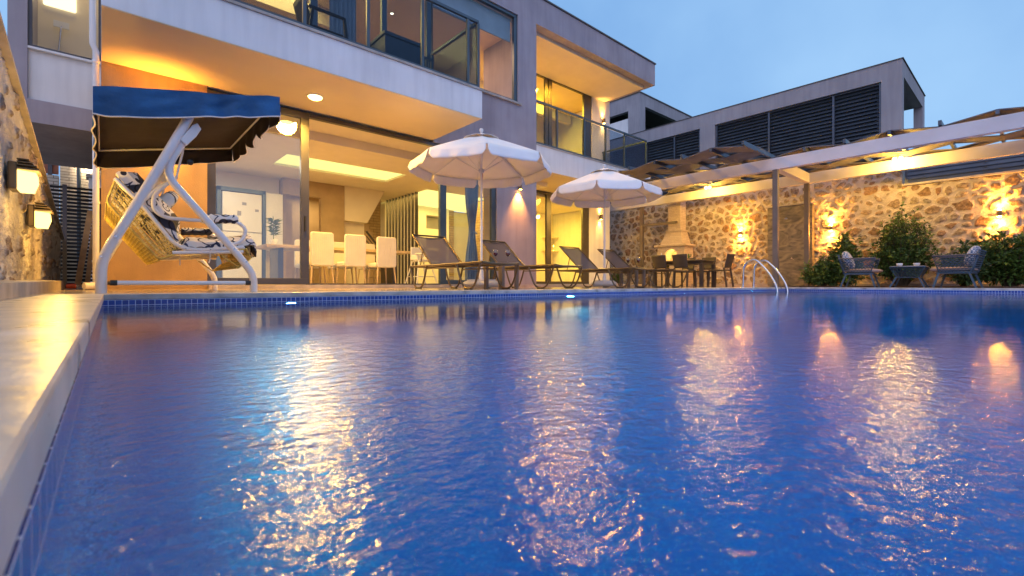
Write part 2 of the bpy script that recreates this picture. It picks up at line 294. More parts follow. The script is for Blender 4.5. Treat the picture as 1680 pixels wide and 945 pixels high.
# ------------------------------------------------------------------ mesh tools
class MB:
    def __init__(s): s.v = []; s.f = []; s.sm = []
    def add(s, vs, fs, smooth=False):
        o = len(s.v); s.v += [tuple(p) for p in vs]; s.f += [tuple(i + o for i in f) for f in fs]; s.sm += [smooth] * len(fs); return s
    def box(s, x0, y0, z0, x1, y1, z1):
        if x0 > x1: x0, x1 = x1, x0
        if y0 > y1: y0, y1 = y1, y0
        if z0 > z1: z0, z1 = z1, z0
        return s.add([(x0, y0, z0), (x1, y0, z0), (x1, y1, z0), (x0, y1, z0), (x0, y0, z1), (x1, y0, z1), (x1, y1, z1), (x0, y1, z1)],
                     [(3, 2, 1, 0), (4, 5, 6, 7), (0, 1, 5, 4), (1, 2, 6, 5), (2, 3, 7, 6), (3, 0, 4, 7)])
    def bar(s, p, q, w, h, up=(0, 0, 1)):
        p = Vector(p); q = Vector(q); d = (q - p).normalized(); u = Vector(up)
        a = d.cross(u).normalized() * w / 2; b = a.cross(d).normalized() * h / 2
        vs = [p - a - b, p + a - b, p + a + b, p - a + b, q - a - b, q + a - b, q + a + b, q - a + b]
        return s.add(vs, [(3, 2, 1, 0), (4, 5, 6, 7), (0, 1, 5, 4), (1, 2, 6, 5), (2, 3, 7, 6), (3, 0, 4, 7)])
    def tube(s, pts, r, n=10, closed=False, cap=True):
        P = [Vector(p) for p in pts]; m = len(P); rs = r if isinstance(r, (list, tuple)) else [r] * m
        T = []
        for i in range(m):
            a = P[(i - 1) % m] if (closed or i > 0) else P[i]; b = P[(i + 1) % m] if (closed or i < m - 1) else P[i]
            T.append((b - a).normalized())
        x = T[0].orthogonal().normalized(); vs = []; fs = []
        for i in range(m):
            x = (x - T[i] * x.dot(T[i]))
            x = x.normalized() if x.length > 1e-6 else T[i].orthogonal().normalized()
            y = T[i].cross(x)
            for k in range(n):
                a = 2 * PI * k / n; vs.append(P[i] + (x * math.cos(a) + y * math.sin(a)) * rs[i])
        for i in range(m if closed else m - 1):
            j = (i + 1) % m
            for k in range(n): fs.append((i * n + k, i * n + (k + 1) % n, j * n + (k + 1) % n, j * n + k))
        s.add(vs, fs, True)
        if cap and not closed:
            s.add(vs[:n], [tuple(range(n))[::-1]]); s.add(vs[-n:], [tuple(range(n))])
        return s
    def lathe(s, prof, c=(0, 0, 0), n=24, axis='z', smooth=True):
        vs = []; fs = []; m = len(prof)
        for r, z in prof:
            for k in range(n):
                a = 2 * PI * k / n; p = (r * math.cos(a), r * math.sin(a), z)
                if axis == 'x': p = (p[2], p[0], p[1])
                if axis == 'y': p = (p[0], p[2], p[1])
                vs.append((p[0] + c[0], p[1] + c[1], p[2] + c[2]))
        for i in range(m - 1):
            for k in range(n): fs.append((i * n + k, i * n + (k + 1) % n, (i + 1) * n + (k + 1) % n, (i + 1) * n + k))
        s.add(vs, fs, smooth)
        if prof[0][0] > 1e-4: s.add(vs[:n], [tuple(range(n))[::-1]])
        if prof[-1][0] > 1e-4: s.add(vs[-n:], [tuple(range(n))])
        return s
    def prism(s, poly, axis, a, b):
        def pt(p, t): return {'x': (t, p[0], p[1]), 'y': (p[0], t, p[1]), 'z': (p[0], p[1], t)}[axis]
        n = len(poly); vs = [pt(p, a) for p in poly] + [pt(p, b) for p in poly]
        fs = [tuple(range(n))[::-1], tuple(range(n, 2 * n))] + [(i, (i + 1) % n, n + (i + 1) % n, n + i) for i in range(n)]
        return s.add(vs, fs)
    def grid(s, f, nu, nv, smooth=True):
        vs = [f(i / nu, j / nv) for j in range(nv + 1) for i in range(nu + 1)]
        fs = [(j * (nu + 1) + i, j * (nu + 1) + i + 1, (j + 1) * (nu + 1) + i + 1, (j + 1) * (nu + 1) + i) for j in range(nv) for i in range(nu)]
        return s.add(vs, fs, smooth)
    def pillow(s, c, sx, sy, sz, rot=None, n=10, p=2.6):
        # a soft cushion: superellipsoid, optional rotation matrix
        vs = []; fs = []; m = n; k = 2 * n
        def sp(w, e): return math.copysign(abs(w) ** e, w)
        e = 2 / p
        for i in range(m + 1):
            ph = -PI / 2 + PI * i / m
            for j in range(k):
                th = 2 * PI * j / k
                q = Vector((sx * sp(math.cos(ph), .8) * sp(math.cos(th), e * .6), sy * sp(math.cos(ph), .8) * sp(math.sin(th), e * .6), sz * sp(math.sin(ph), .9)))
                if rot is not None: q = rot @ q
                vs.append(q + Vector(c))
        for i in range(m):
            for j in range(k): fs.append((i * k + j, i * k + (j + 1) % k, (i + 1) * k + (j + 1) % k, (i + 1) * k + j))
        return s.add(vs, fs, True)
    def rbox(s, x0, y0, z0, x1, y1, z1, b=.01):
        # box with its upright and top edges softened
        X = [(x0, y0), (x1, y0), (x1, y1), (x0, y1)]
        pr = [(x0 + b, y0), (x1 - b, y0), (x1, y0 + b), (x1, y1 - b), (x1 - b, y1), (x0 + b, y1), (x0, y1 - b), (x0, y0 + b)]
        cx = (x0 + x1) / 2; cy = (y0 + y1) / 2
        def ring(z, i): return [(x + (cx - x) / max(abs(cx - x), 1e-6) * i, y + (cy - y) / max(abs(cy - y), 1e-6) * i, z) for x, y in pr]
        vs = ring(z0, b * .5) + ring(z0 + b * .5, 0) + ring(z1 - b * .7, 0) + ring(z1, b * .7)
        fs = [tuple(range(8))[::-1], tuple(range(24, 32))]
        for r in range(3): fs += [(r * 8 + i, r * 8 + (i + 1) % 8, r * 8 + 8 + (i + 1) % 8, r * 8 + 8 + i) for i in range(8)]
        return s.add(vs, fs)
    def build(s, name, m, parent=None, org=None, bevel=0, solid=0, attrs=None):
        me = bpy.data.meshes.new(name)
        o3 = np.array(WO(parent) if (parent is not None and org is None) else (org or (0, 0, 0)), float)
        V = np.array(s.v, float).reshape(-1, 3)
        me.from_pydata([tuple(p) for p in (V - o3)], [], s.f)
        me.polygons.foreach_set('use_smooth', s.sm)
        # box-projected metre UVs
        uv = me.uv_layers.new(name='UVMap'); nl = len(me.loops)
        if nl:
            li = np.zeros(nl, int); me.loops.foreach_get('vertex_index', li)
            nf = len(me.polygons); nn = np.zeros(nf * 3); me.polygons.foreach_get('normal', nn); nn = np.abs(nn.reshape(-1, 3))
            tot = np.zeros(nf, int); me.polygons.foreach_get('loop_total', tot)
            ax = np.repeat(nn.argmax(1), tot); P = V[li]
            U = np.where(ax == 0, P[:, 1], P[:, 0]); Wv = np.where(ax == 2, P[:, 1], P[:, 2])
            uv.data.foreach_set('uv', np.stack([U, Wv], 1).ravel())
        if attrs:
            for k, a in attrs.items():
                at = me.attributes.new(k, 'FLOAT', 'POINT'); at.data.foreach_set('value', np.asarray(a, float))
        me.materials.append(M[m] if isinstance(m, str) else m)
        ob = bpy.data.objects.new(name, me); COL.objects.link(ob)
        if parent is not None: ob.parent = parent
        else: ob.location = o3
        if bevel:
            bv = ob.modifiers.new('bevel', 'BEVEL'); bv.width = bevel; bv.segments = 2; bv.limit_method = 'ANGLE'
        if solid:
            sd = ob.modifiers.new('solid', 'SOLIDIFY'); sd.thickness = solid; sd.offset = 0
        return ob
ORG = {}
def WO(o):
    while o.parent is not None: o = o.parent
    return tuple(ORG.get(o.name, o.location))
def tag(o, label, cat, group=None, kind=None):
    if label: o['label'] = label
    if cat: o['category'] = cat
    if group: o['group'] = group
    if kind: o['kind'] = kind
    return o
def thing(name, label, cat, loc=(0, 0, 0), rz=0, group=None):
    o = bpy.data.objects.new(name, None); COL.objects.link(o); o.location = loc; o.rotation_euler = (0, 0, rz)
    o.empty_display_size = .1; ORG[o.name] = tuple(loc); return tag(o, label, cat, group)
def proto(name, label, cat, group=None):
    o = thing(name, label, cat, (0, 0, 0), 0, group); return o
def struct(o, kind='structure'): o['kind'] = kind; return o
def copy_tree(o, parent=None):
    c = o.copy(); COL.objects.link(c)
    if parent is not None: c.parent = parent
    for ch in list(o.children): copy_tree(ch, c)
    return c
def place(o, loc, rz=0, label=None):
    o.location = loc; o.rotation_euler = (0, 0, rz)
    if label: o['label'] = label
    return o
def B(name, m, parent, *boxes, bevel=0):
    b = MB()
    for q in boxes: b.box(*q)
    return b.build(name, m, parent, bevel=bevel)
def fillet(pts, r, n=6):
    P = [Vector(p) for p in pts]; out = [P[0]]
    for i in range(1, len(P) - 1):
        a, b, c = P[i - 1], P[i], P[i + 1]; d1 = (a - b); d2 = (c - b)
        k = min(r, d1.length * .49, d2.length * .49); p = b + d1.normalized() * k; q = b + d2.normalized() * k
        for j in range(n + 1):
            t = j / n; out.append(p * (1 - t) ** 2 + b * 2 * t * (1 - t) + q * t * t)
    out.append(P[-1]); return out
def light(name, kind, loc, energy, col, size=.05, direction=None, spot=None, blend=.6, parent=None, sy=None):
    l = bpy.data.lights.new(name, kind); o = bpy.data.objects.new(name, l); COL.objects.link(o)
    l.energy = energy; l.color = col
    if kind == 'AREA':
        l.size = size
        if sy: l.shape = 'RECTANGLE'; l.size_y = sy
    else: l.shadow_soft_size = size
    if kind == 'SPOT': l.spot_size = R(spot or 80); l.spot_blend = blend
    if parent is not None:
        o.parent = parent; w = WO(parent); loc = tuple(a - b for a, b in zip(loc, w))
    o.location = loc
    if direction is not None: o.rotation_euler = Vector(direction).to_track_quat('-Z', 'Y').to_euler()
    return o
WARM = (1, .72, .36); ORANGE = (1, .36, .05); YEL = (1, .62, .17)
# ================================================================== GROUND AND POOL
NV = lambda u: 4.245 - .05265 * u
LU = lambda v: .0135 + (v - 4.245) * .010
a0 = (LU(4.245), NV(0)); a1 = (11.3, NV(11.3)); a2 = (11.3, -7.); a3 = (LU(-7), -7.)
o0 = (-.29, 4.56); o1 = (11.62, 3.945); o2 = (11.62, -7.3); o3 = (-.42, -7.3)
b = MB()
for poly in ([o0, o1, (15, 3.945), (15, 14), (-.29, 14)], [(-3, -7.3), o3, o0, (-.29, 14), (-3, 14)], [o2, (15, -7.3), (15, 3.945), o1], [(-3, -9), (15, -9), (15, -7.3), (-3, -7.3)]):
    b.prism(poly, 'z', -.12, 0)
struct(b.build('pool_deck', 'deck'))
b = MB()
for p in ([a0, a1, o1, o0], [a1, a2, o2, o1], [a2, a3, o3, o2], [a3, a0, o0, o3]): b.prism(p, 'z', -.034, .004)
struct(b.build('pool_coping', 'coping', bevel=.004))
b = MB()
t = .12
b.prism([a0, a1, (a1[0] + t, a1[1] + t), (a0[0] - t, a0[1] + t)], 'z', -1.5, -.035)
b.prism([a1, a2, (a2[0] + t, a2[1] - t), (a1[0] + t, a1[1] + t)], 'z', -1.5, -.035)
b.prism([a2, a3, (a3[0] - t, a3[1] - t), (a2[0] + t, a2[1] - t)], 'z', -1.5, -.035)
b.prism([a3, a0, (a0[0] - t, a0[1] + t), (a3[0] - t, a3[1] - t)], 'z', -1.5, -.035)
struct(b.build('pool_wall', 'mosaic'))
b = MB(); b.prism([(-.4, -7.2), (11.6, -7.2), (11.6, 4.5), (-.4, 4.5)], 'z', -1.62, -1.5)
struct(b.build('pool_floor', 'poolfloor'))
b = MB(); b.add([(a0[0] - .01, a0[1] + .01, -.08), (a1[0] + .01, a1[1] + .01, -.08), (a2[0] + .01, a2[1] - .01, -.08), (a3[0] - .01, a3[1] - .01, -.08)], [(0, 3, 2, 1)])
struct(b.build('pool_water', 'water'))
b = MB()
for x0, y0, x1, y1 in ((-800, -800, 800, -9), (-800, 14, 800, 800), (-800, -9, -3, 14), (15, -9, 800, 14)): b.box(x0, y0, -.3, x1, y1, -.06)
struct(b.build('ground', 'grass'))

# ================================================================== VILLA
villa = thing('villa', 'two storey lilac grey villa with lit glass doors and white balcony facing the pool', 'house', (0, 8, 0))
V0 = 8.0
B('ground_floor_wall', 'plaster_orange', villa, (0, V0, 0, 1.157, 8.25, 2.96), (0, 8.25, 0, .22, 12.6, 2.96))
B('facade_wall', 'plaster_lilac', villa, (6.64, V0, .06, 7.884, 8.25, 2.925), (4.99, V0, 2.925, 7.884, 8.25, 4.3), (7.286, V0, 4.3, 7.884, 8.25, 6.36),
  (0, V0, 6.36, 7.884, 8.25, 7.05), (7.634, 8.25, 0, 7.884, 9.75, 2.86), (7.634, 8.25, 3.455, 7.884, 9.75, 6.38))
B('roof_fascia', 'plaster_lilac', villa, (7.884, V0, 6.38, 13.17, 8.25, 7.05), (12.92, 8.25, 6.38, 13.17, 16, 7.05))
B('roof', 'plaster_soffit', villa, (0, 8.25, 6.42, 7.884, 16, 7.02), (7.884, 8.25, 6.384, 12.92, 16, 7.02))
B('roof_edge', 'roofedge', villa, (-.02, V0 - .03, 7.05, 13.2, 8.28, 7.085), (13.1, 8.28, 7.05, 13.2, 16, 7.085))
box = B('balcony', 'plaster_white', villa, (0, 6.41, 2.972, 4.985, V0 - .002, 3.45))
B('coping', 'concrete', box, (0, 6.385, 3.452, 5.0, 6.62, 3.485), (4.77, 6.62, 3.452, 5.0, V0, 3.485))
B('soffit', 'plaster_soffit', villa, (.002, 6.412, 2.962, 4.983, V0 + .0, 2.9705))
B('upper_floor_slab', 'plaster_white', villa, (.0, 8.002, 2.98, 4.988, 12.6, 3.40), (4.99, 8.252, 2.94, 9.1, 12.6, 3.40))
terr = B('terrace_slab', 'plaster_white', villa, (7.886, V0, 2.868, 12.9, 9.75, 3.45))
B('coping', 'concrete', terr, (7.886, V0 - .02, 3.452, 12.92, V0 + .18, 3.48))
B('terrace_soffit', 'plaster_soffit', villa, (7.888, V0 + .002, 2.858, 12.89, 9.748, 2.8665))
B('end_pillar', 'plaster_white', villa, (12.06, 9.75, 0, 13.17, 10.0, 2.86), (12.2, 9.75, 3.455, 13.17, 10.0, 6.382), (12.92, 10.0, 0, 13.17, 16, 6.38))
B('plinth_step', 'concrete', villa, (1.16, 7.86, 0, 7.9, 7.998, .062), (7.9, 8.0, 0, 12.05, 9.72, .05), bevel=.004)
B('floor', 'floor_in', villa, (.23, 8.26, 0, 12.9, 16, .078))
# side wing over the passage
wing = B('side_wing', 'plaster_lilac', villa, (-.927, 9, 2.27, -.002, 12, 2.58), (-.927, 9, 2.58, -.743, 12, 7.0), (-.743, 11.8, 2.58, -.002, 12, 7.0), (-.743, 9, 6.4, -.002, 11.8, 7.0))
B('spandrel_panel', 'plaster_white', wing, (-.74, 9.05, 2.583, -.004, 9.2, 3.26))
B('sill', 'plaster_white', wing, (-.74, 8.985, 3.262, -.004, 9.2, 3.29))
w = B('window', 'frame', villa, (-.74, 9.06, 3.292, -.70, 9.12, 6.39), (-.70, 9.06, 3.292, -.03, 9.12, 3.34), (-.03, 9.06, 3.292, -.004, 9.12, 6.39))
B('pane', 'pane_glass', w, (-.70, 9.085, 3.342, -.03, 9.092, 6.38))
B('inner_wall', 'interior', villa, (-.74, 10.3, 3.3, -.004, 10.4, 6.39), (-.74, 9.2, 3.27, -.004, 10.3, 3.29))
# glazed doors, ground floor
def glazed(name, u0, u1, v, z0, z1, stiles, rail=.07, fm='frame', bot=.09, panes=True, dep=.08, skip=(), gm='pane_glass'):
    f = MB(); f.box(u0, v, z1 - rail, u1, v + dep, z1); f.box(u0, v, z0, u1, v + dep, z0 + bot)
    for a, c in stiles: f.box(a, v + .003, z0 + bot, c, v + dep - .003, z1 - rail)
    fo = f.build(name, fm, villa, bevel=.004)
    edges = sorted(stiles)
    for i in range(len(edges) - 1):
        if i in skip: continue
        p = MB(); p.box(edges[i][1], v + dep * .45, z0 + bot, edges[i + 1][0], v + dep * .45 + .008, z1 - rail); p.build('pane', gm, fo)
    return fo
d1 = glazed('sliding_door', 1.159, 2.60, 8.03, .07, 2.92, [(1.159, 1.27), (2.47, 2.60)], rail=.10, bot=.10, gm='pane_coated')
B('handle', 'black', d1, (2.52, 8.0, .95, 2.545, 8.028, 1.2))
B('floor_track', 'frame', villa, (2.60, 8.03, .06, 5.17, 8.2, .085)); B('head_track', 'frame', villa, (1.159, 8.12, 2.90, 5.29, 8.2, 2.958)); B('head_rail', 'frame', villa, (2.602, 8.03, 2.86, 5.17, 8.115, 2.92))
glazed('fixed_window', 5.17, 6.64, 8.03, .07, 2.92, [(5.17, 5.32), (6.52, 6.64)], rail=.08, fm='frame_blue', bot=.09)
glazed('terrace_door', 7.89, 12.06, 9.76, .055, 2.855, [(7.89, 7.98), (10.06, 10.26), (11.75, 12.055)], rail=.08, bot=.10)
glazed('upper_terrace_door', 7.89, 12.2, 9.76, 3.46, 6.37, [(7.89, 7.98), (10.0, 10.12), (10.16, 10.3), (11.8, 12.19)], rail=.10, bot=.06)
glazed('balcony_glazing', .02, 5.0, 8.03, 3.455, 6.355, [(.02, .1), (1.35, 1.45), (2.62, 2.74), (3.9, 4.0), (4.86, 4.96)], rail=.08, fm='frame_blue', bot=.06)
g = glazed('corner_window', 4.99, 7.286, 8.03, 4.3, 6.358, [(4.99, 5.0), (7.19, 7.284)], rail=.07, fm='frame_blue', bot=.06)
B('window_sill', 'concrete', villa, (4.99, 7.94, 4.255, 7.36, 7.999, 4.298))
B('roller_blind', 'curtain', g, (5.0, 8.16, 5.75, 7.18, 8.19, 6.28))
def railing(name, pts, z0, z1, posts, m='frame_blue'):
    f = MB()
    for p, q in zip(pts[:-1], pts[1:]):
        f.bar((*p, z1), (*q, z1), .05, .045); f.bar((*p, z0 + .03), (*q, z0 + .03), .03, .035)
    ro = f.build(name, m, villa)
    for p in posts:
        o = MB(); o.box(p[0] - .022, p[1] - .02, z0 - .02, p[0] + .022, p[1] + .02, z1 - .024); o.build('post', m, ro)
    q = [x for x in posts]
    for p, r in zip(q[:-1], q[1:]):
        d = Vector((r[0] - p[0], r[1] - p[1], 0)); L_ = d.length; d.normalize()
        a = Vector((*p, 0)) + d * .03; c = Vector((*r, 0)) - d * .03; h = (z0 + z1) / 2
        gp = MB(); gp.bar((a.x, a.y, h), (c.x, c.y, h), .008, z1 - z0 - .11); gp.build('glass_panel', 'rail_glass', ro)
    return ro
railing('balcony_railing', [(.04, 6.47), (4.94, 6.47), (4.94, 8.0)], 3.5, 4.66, [(.06, 6.47), (1.12, 6.47), (2.03, 6.47), (2.92, 6.47), (3.83, 6.47), (4.72, 6.47), (4.94, 6.47), (4.94, 7.97)])
railing('terrace_railing', [(7.9, 8.06), (12.76, 8.06), (12.76, 9.74)], 3.5, 4.54, [(7.91, 8.06), (8.67, 8.06), (9.75, 8.06), (10.69, 8.06), (11.6, 8.06), (12.76, 8.06), (12.76, 9.7)])
b = MB(); b.tube([(-.05, 7.95, 0.02), (-.05, 7.95, 3.05), (-.08, 7.93, 3.12), (-.08, 7.93, 4.3)], .034, 10)
dp = b.build('drainpipe', 'white_metal', villa)
b = MB()
for z in (.35, 1.1, 2.0, 2.9): b.lathe([(.041, 0), (.041, .03)], (-.05, 7.95, z), 12)
b.build('clamp', 'white_metal', dp)
b = MB(); b.tube([(-.05, 7.95, .06), (-.05, 7.85, .05), (-.16, 7.80, .05)], .045, 10); b.build('outlet', 'plastic_white', dp)

# ---------------- rooms behind the glass
B('ceiling', 'interior', villa, (.23, 8.26, 2.92, 9.2, 8.9, 2.935), (.23, 8.9, 2.75, 2.86, 16, 2.935), (5.6, 8.9, 2.75, 9.2, 11.4, 2.935), (2.86, 8.9, 2.75, 5.6, 10.2, 2.935),
  (2.86, 11.3, 2.75, 5.6, 16, 2.935), (5.6, 11.4, 2.75, 6.9, 16, 2.935), (10.9, 11.4, 2.75, 12.9, 16, 2.935), (9.22, 9.9, 2.72, 12.9, 12.2, 2.86))
# glowing ceiling coves
B('ceiling_cove', 'cove', villa, (2.862, 10.202, 2.80, 5.598, 11.298, 2.81))
B('ceiling_cove', 'cove', villa, (6.902, 11.402, 2.80, 10.898, 14.4, 2.81))
B('back_wall', 'interior', villa, (.23, 12.8, .08, 3.4, 12.95, 2.75), (6.3, 14.5, .08, 12.9, 14.65, 2.8), (4.97, 12.7, .08, 5.62, 12.8, 1.8), (.225, 12.6, .08, .28, 12.8, 2.75))
B('tan_wall', 'interior_tan', villa, (3.4, 12.9, .08, 3.6, 14.4, 2.75), (4.35, 12.5, .08, 4.97, 12.68, 2.75), (3.6, 14.4, .08, 6.3, 14.55, 2.75), (3.4, 12.5, 2.35, 4.35, 12.68, 2.75), (3.6, 13.6, .08, 3.95, 14.39, 2.35))
st = MB(); st.prism([(4.97, 1.81), (5.6, 1.79), (6.13, 2.748), (4.97, 2.748)], 'y', 12.45, 12.68); stp = st.build('staircase', 'interior', villa)
st = MB()
for i in range(9): st.box(5.62 + .0 * i, 12.75 + .0 * i, .08 + .19 * i, 6.6 - .1 * i, 13.6, .26 + .19 * i)
st.build('step', 'interior_tan', stp)
rl = MB(); rl.bar((5.55, 12.4, 1.55), (6.25, 12.4, .75), .03, .05); rl.bar((5.55, 12.4, .1), (5.55, 12.4, 1.6), .04, .04); rl.bar((6.25, 12.4, .1), (6.25, 12.4, .8), .04, .04)
for k in range(1, 5): rl.bar((5.55, 12.4, 1.55 - .13 * k), (6.25, 12.4, .75 - .13 * k), .015, .02)
rl.build('stair_railing', 'frame', stp)
for q in ((5.62, 13.7, .08, 6.6, 13.8, 2.75), (9.06, 9.9, .08, 9.2, 12.3, 2.72), (9.46, 14.3, .08, 9.8, 14.49, 2.8)): B('brick_wall', 'brick_inner', villa, q)
sd = None
for i in range(10):
    v = 11.9 + i * .2; sl = B('divider_slat', 'frame', villa, (6.80, v, .08, 6.90, v + .06, 2.748))
    B('edge_strip', 'cabinet', sl, (6.782, v + .001, .08, 6.799, v + .034, 2.748))
cw = B('cabinet_wall', 'cabinet', villa, (7.0, 14.1, 1.25, 9.3, 14.48, 1.35), (7.0, 14.1, .08, 9.3, 14.48, .9), (7.0, 14.15, 1.70, 9.3, 14.48, 2.03), (7.0, 14.15, 2.5, 9.3, 14.48, 2.79), (9.3, 14.1, .08, 9.45, 14.48, 2.79), (6.95, 14.1, .9, 7.15, 14.1 + .38, 2.79), (8.2, 14.1, .9, 8.5, 14.48, 2.79))
B('niche', 'tvgrey', cw, (7.15, 14.4, 1.35, 9.3, 14.47, 1.7), (7.15, 14.4, 2.03, 9.3, 14.47, 2.5), (7.15, 14.4, .9, 9.3, 14.47, 1.25))
kc = B('kitchen_cabinet', 'cabinet', villa, (3.0, 12.4, .9, 3.38, 12.79, 2.3), (1.0, 12.4, .08, 1.95, 12.79, .95), (1.0, 12.4, 1.5, 1.95, 12.79, 2.3), bevel=.005)
B('surround', 'frame_blue', kc, (1.98, 12.38, .09, 2.06, 12.79, 2.32), (2.92, 12.38, .09, 2.99, 12.79, 2.32), (1.98, 12.38, 2.24, 2.99, 12.79, 2.33))
# room behind the terrace door
B('bedroom_wall', 'interior', villa, (9.22, 12.2, .08, 12.9, 12.3, 2.72), (11.5, 11.9, 1.0, 11.55, 12.19, 2.4), (12.3, 11.9, 1.3, 12.9, 12.19, 1.34), (12.3, 11.9, 1.8, 12.9, 12.19, 1.84))
B('headboard', 'wood', villa, (9.3, 12.1, .1, 11.1, 12.19, 1.75))
# upper rooms
B('upper_floor', 'wood', villa, (.05, 8.13, 3.402, 12.9, 12.3, 3.44))
B('upper_ceiling', 'interior', villa, (.05, 8.26, 6.30, 12.9, 12.3, 6.38))
B('upper_wall', 'interior', villa, (.05, 12.2, 3.44, 12.9, 12.35, 6.3), (4.2, 10.8, 3.44, 4.35, 12.2, 6.3), (7.5, 9.9, 3.44, 7.63, 12.2, 6.3), (.02, 8.26, 3.44, .12, 12.2, 6.3))
B('upper_beam', 'interior', villa, (8.0, 11.2, 5.9, 12.8, 11.35, 6.3), (.1, 10.6, 5.9, 4.2, 10.8, 6.3))
cu_ = MB()
cu_.grid(lambda s, t: (3.05 + s * .5, 8.35 + .03 * math.sin(s * 40), 3.5 + t * 2.8), 40, 4); cu_.build('curtain', 'curtain', villa, solid=.004)
cu_ = MB()
def curt(s, t):
    w_ = .38 * (1 - .55 * math.exp(-((t - .42) / .16) ** 2)); return (6.02 + .2 + (s - .5) * w_, 8.36 + .03 * math.sin(s * 34), .12 + t * 2.75)
cu_.grid(curt, 40, 24); co_ = cu_.build('curtain', 'curtain', villa, solid=.004)
b = MB(); b.tube([(6.13, 8.31, 1.2), (6.22, 8.29, 1.26), (6.32, 8.31, 1.2)], .014, 6); b.tube([(6.22, 8.29, 1.25), (6.2, 8.29, 1.08)], .011, 6); b.build('tie', 'curtain', co_)

# ---------------- villa lamps
def disc_lamp(name, label, loc, r, e, col=WARM, lm='lamp_warm', power_size=.09, kind='AREA'):
    t = thing(name, label, 'ceiling light', loc)
    x, y, z = loc
    b = MB(); b.lathe([(r + .015, -.018), (r + .02, -.001)], loc, 28); b.build('rim', 'plastic_white', t)
    b = MB(); b.lathe([(.0001, -.055), (r * .6, -.050), (r * .92, -.032), (r, -.0185)], loc, 28); b.build('diffuser', lm, t)
    light(name + '_light', 'SPOT', (x, y, z - .065), e, col, .17, (0, 0, -1), 172, .5, parent=t)
    return t
disc_lamp('soffit_lamp', 'bright round soffit lamp under the white balcony', (2.46, 7.33, 2.962), .10, 400, (1, .53, .075))
disc_lamp('soffit_lamp', 'round lamp in the yellow roof soffit above the upper terrace', (10.3, 8.97, 6.384), .10, 1150, (1, .45, .025))
disc_lamp('terrace_lamp', 'round lamp under the terrace slab above the recessed glass door', (10.6, 8.8, 2.858), .09, 190, (1, .58, .08))
def updown(name, label, loc, nrm, e, col, m='bronze', up=True, down=True, w=.06, h=.16, spread=75, group=None, lens='lamp_orange', dome=.003, tilt=.22):
    t = thing(name, label, 'wall lamp', loc, group=group); x, y, z = loc; nx, ny = nrm
    cx, cy = x + nx * .075, y + ny * .075
    b = MB(); b.lathe([(w * .75, -h / 2), (w * .8, -h / 2 + .006), (w * .8, h / 2 - .006), (w * .75, h / 2)], (cx, cy, z), 16); b.build('housing', m, t)
    b = MB(); b.bar((x, y, z), (cx, cy, z), .035, .05); b.build('bracket', m, t)
    b = MB()
    if up: b.lathe([(.0001, h / 2 + dome), (w * .45, h / 2 + dome * .7), (w * .6, h / 2 + .002)], (cx, cy, z), 14)
    if down: b.lathe([(.0001, -h / 2 - dome), (w * .45, -h / 2 - dome * .7), (w * .6, -h / 2 - .002)], (cx, cy, z), 14)
    b.build('lens', lens, t)
    for s, ok in ((1, up), (-1, down)):
        if ok: light(name + '_beam', 'SPOT', (cx, cy, z + s * (h / 2 + .012 + dome)), e, col, .022, (-nx * tilt, -ny * tilt, s), spread, 1.0, parent=t)
    return t
updown('wall_lamp', 'small dark cylinder lamp lighting the lilac wall downwards beside the large umbrella', (7.29, 8.0, 2.36), (0, -1), 170, ORANGE, up=False, w=.05, h=.17, spread=80)
updown('wall_lamp', 'up and down wall lamp on the orange wall hidden behind the swing canopy', (.62, 8.0, 2.15), (0, -1), 58, (1, .40, .04), w=.05, spread=125)
updown('wall_lamp', 'bronze up and down wall lamp on the white pillar at ground level', (12.6, 9.75, 2.33), (0, -1), 26, (1, .46, .08), spread=80)
updown('wall_lamp', 'bronze up and down wall lamp on the upper terrace pillar', (12.75, 9.75, 5.6), (0, -1), 26, (1, .46, .08), spread=80)
# indoor lamps (behind the lit windows)
for (x, y, z, s, e, sy, c) in ((3.4, 9.6, 2.72, 2.4, 66, .8, (1, .57, .13)), (1.6, 11, 2.72, 1.2, 26, 1.2, (1, .84, .62)), (8., 12.6, 2.7, 2.2, 60, 2.2, (1, .60, .12)), (4.5, 13.6, 2.6, .6, 16, .6, (1, .7, .3)),
                           (11, 11., 2.68, 1.6, 75, 1.2, (1, .60, .05)), (2.2, 9.8, 6.25, 2.6, 70, 1.6, (1, .64, .18)), (6.0, 9.8, 6.25, 1.6, 36, 1.4, (1, .52, .26)), (10.4, 10.8, 6.2, 2.2, 110, 1.0, (1, .62, .04)), (-.4, 9.7, 6.2, .4, 10, .4, (1, .72, .25))):
    light('room_light', 'AREA', (x, y, z), e, c, s, (0, 0, -1), parent=villa, sy=sy)
for (x, y, z, l) in ((9.6, 10.9, 2.718, 'pair of frosted ceiling lamps behind the terrace door'),):
    t = thing('ceiling_lamp', l, 'ceiling light', (x, y, z))
    for dx in (0, .35):
        b = MB(); b.lathe([(.0001, -.09), (.07, -.07), (.10, -.02), (.10, 0)], (x + dx, y, z), 18); b.build('shade', 'lamp_soft', t)
lab = ['set in the lilac ceiling behind the corner window', 'in the dim ceiling behind the balcony corner', 'on the balcony room ceiling beside the beam', 'in the ceiling near the grey curtain', 'above the plastic balcony armchair', 'near the upper blind']
for i, (x, y) in enumerate(((6.7, 8.9), (5.6, 9.2), (5.0, 9.8), (3.6, 9.2), (2.9, 8.9), (6.1, 9.9))):
    t = thing('downlight', 'tiny recessed downlight ' + lab[i], 'ceiling light', (x, y, 6.3), group='small recessed downlights upstairs')
    b = MB(); b.lathe([(.045, -.008), (.05, 0)], (x, y, 6.299), 14); b.build('ring', 'steel', t)
    b = MB(); b.lathe([(.0001, -.012), (.032, -.010)], (x, y, 6.299), 12); b.build('bulb', 'spot_small', t)
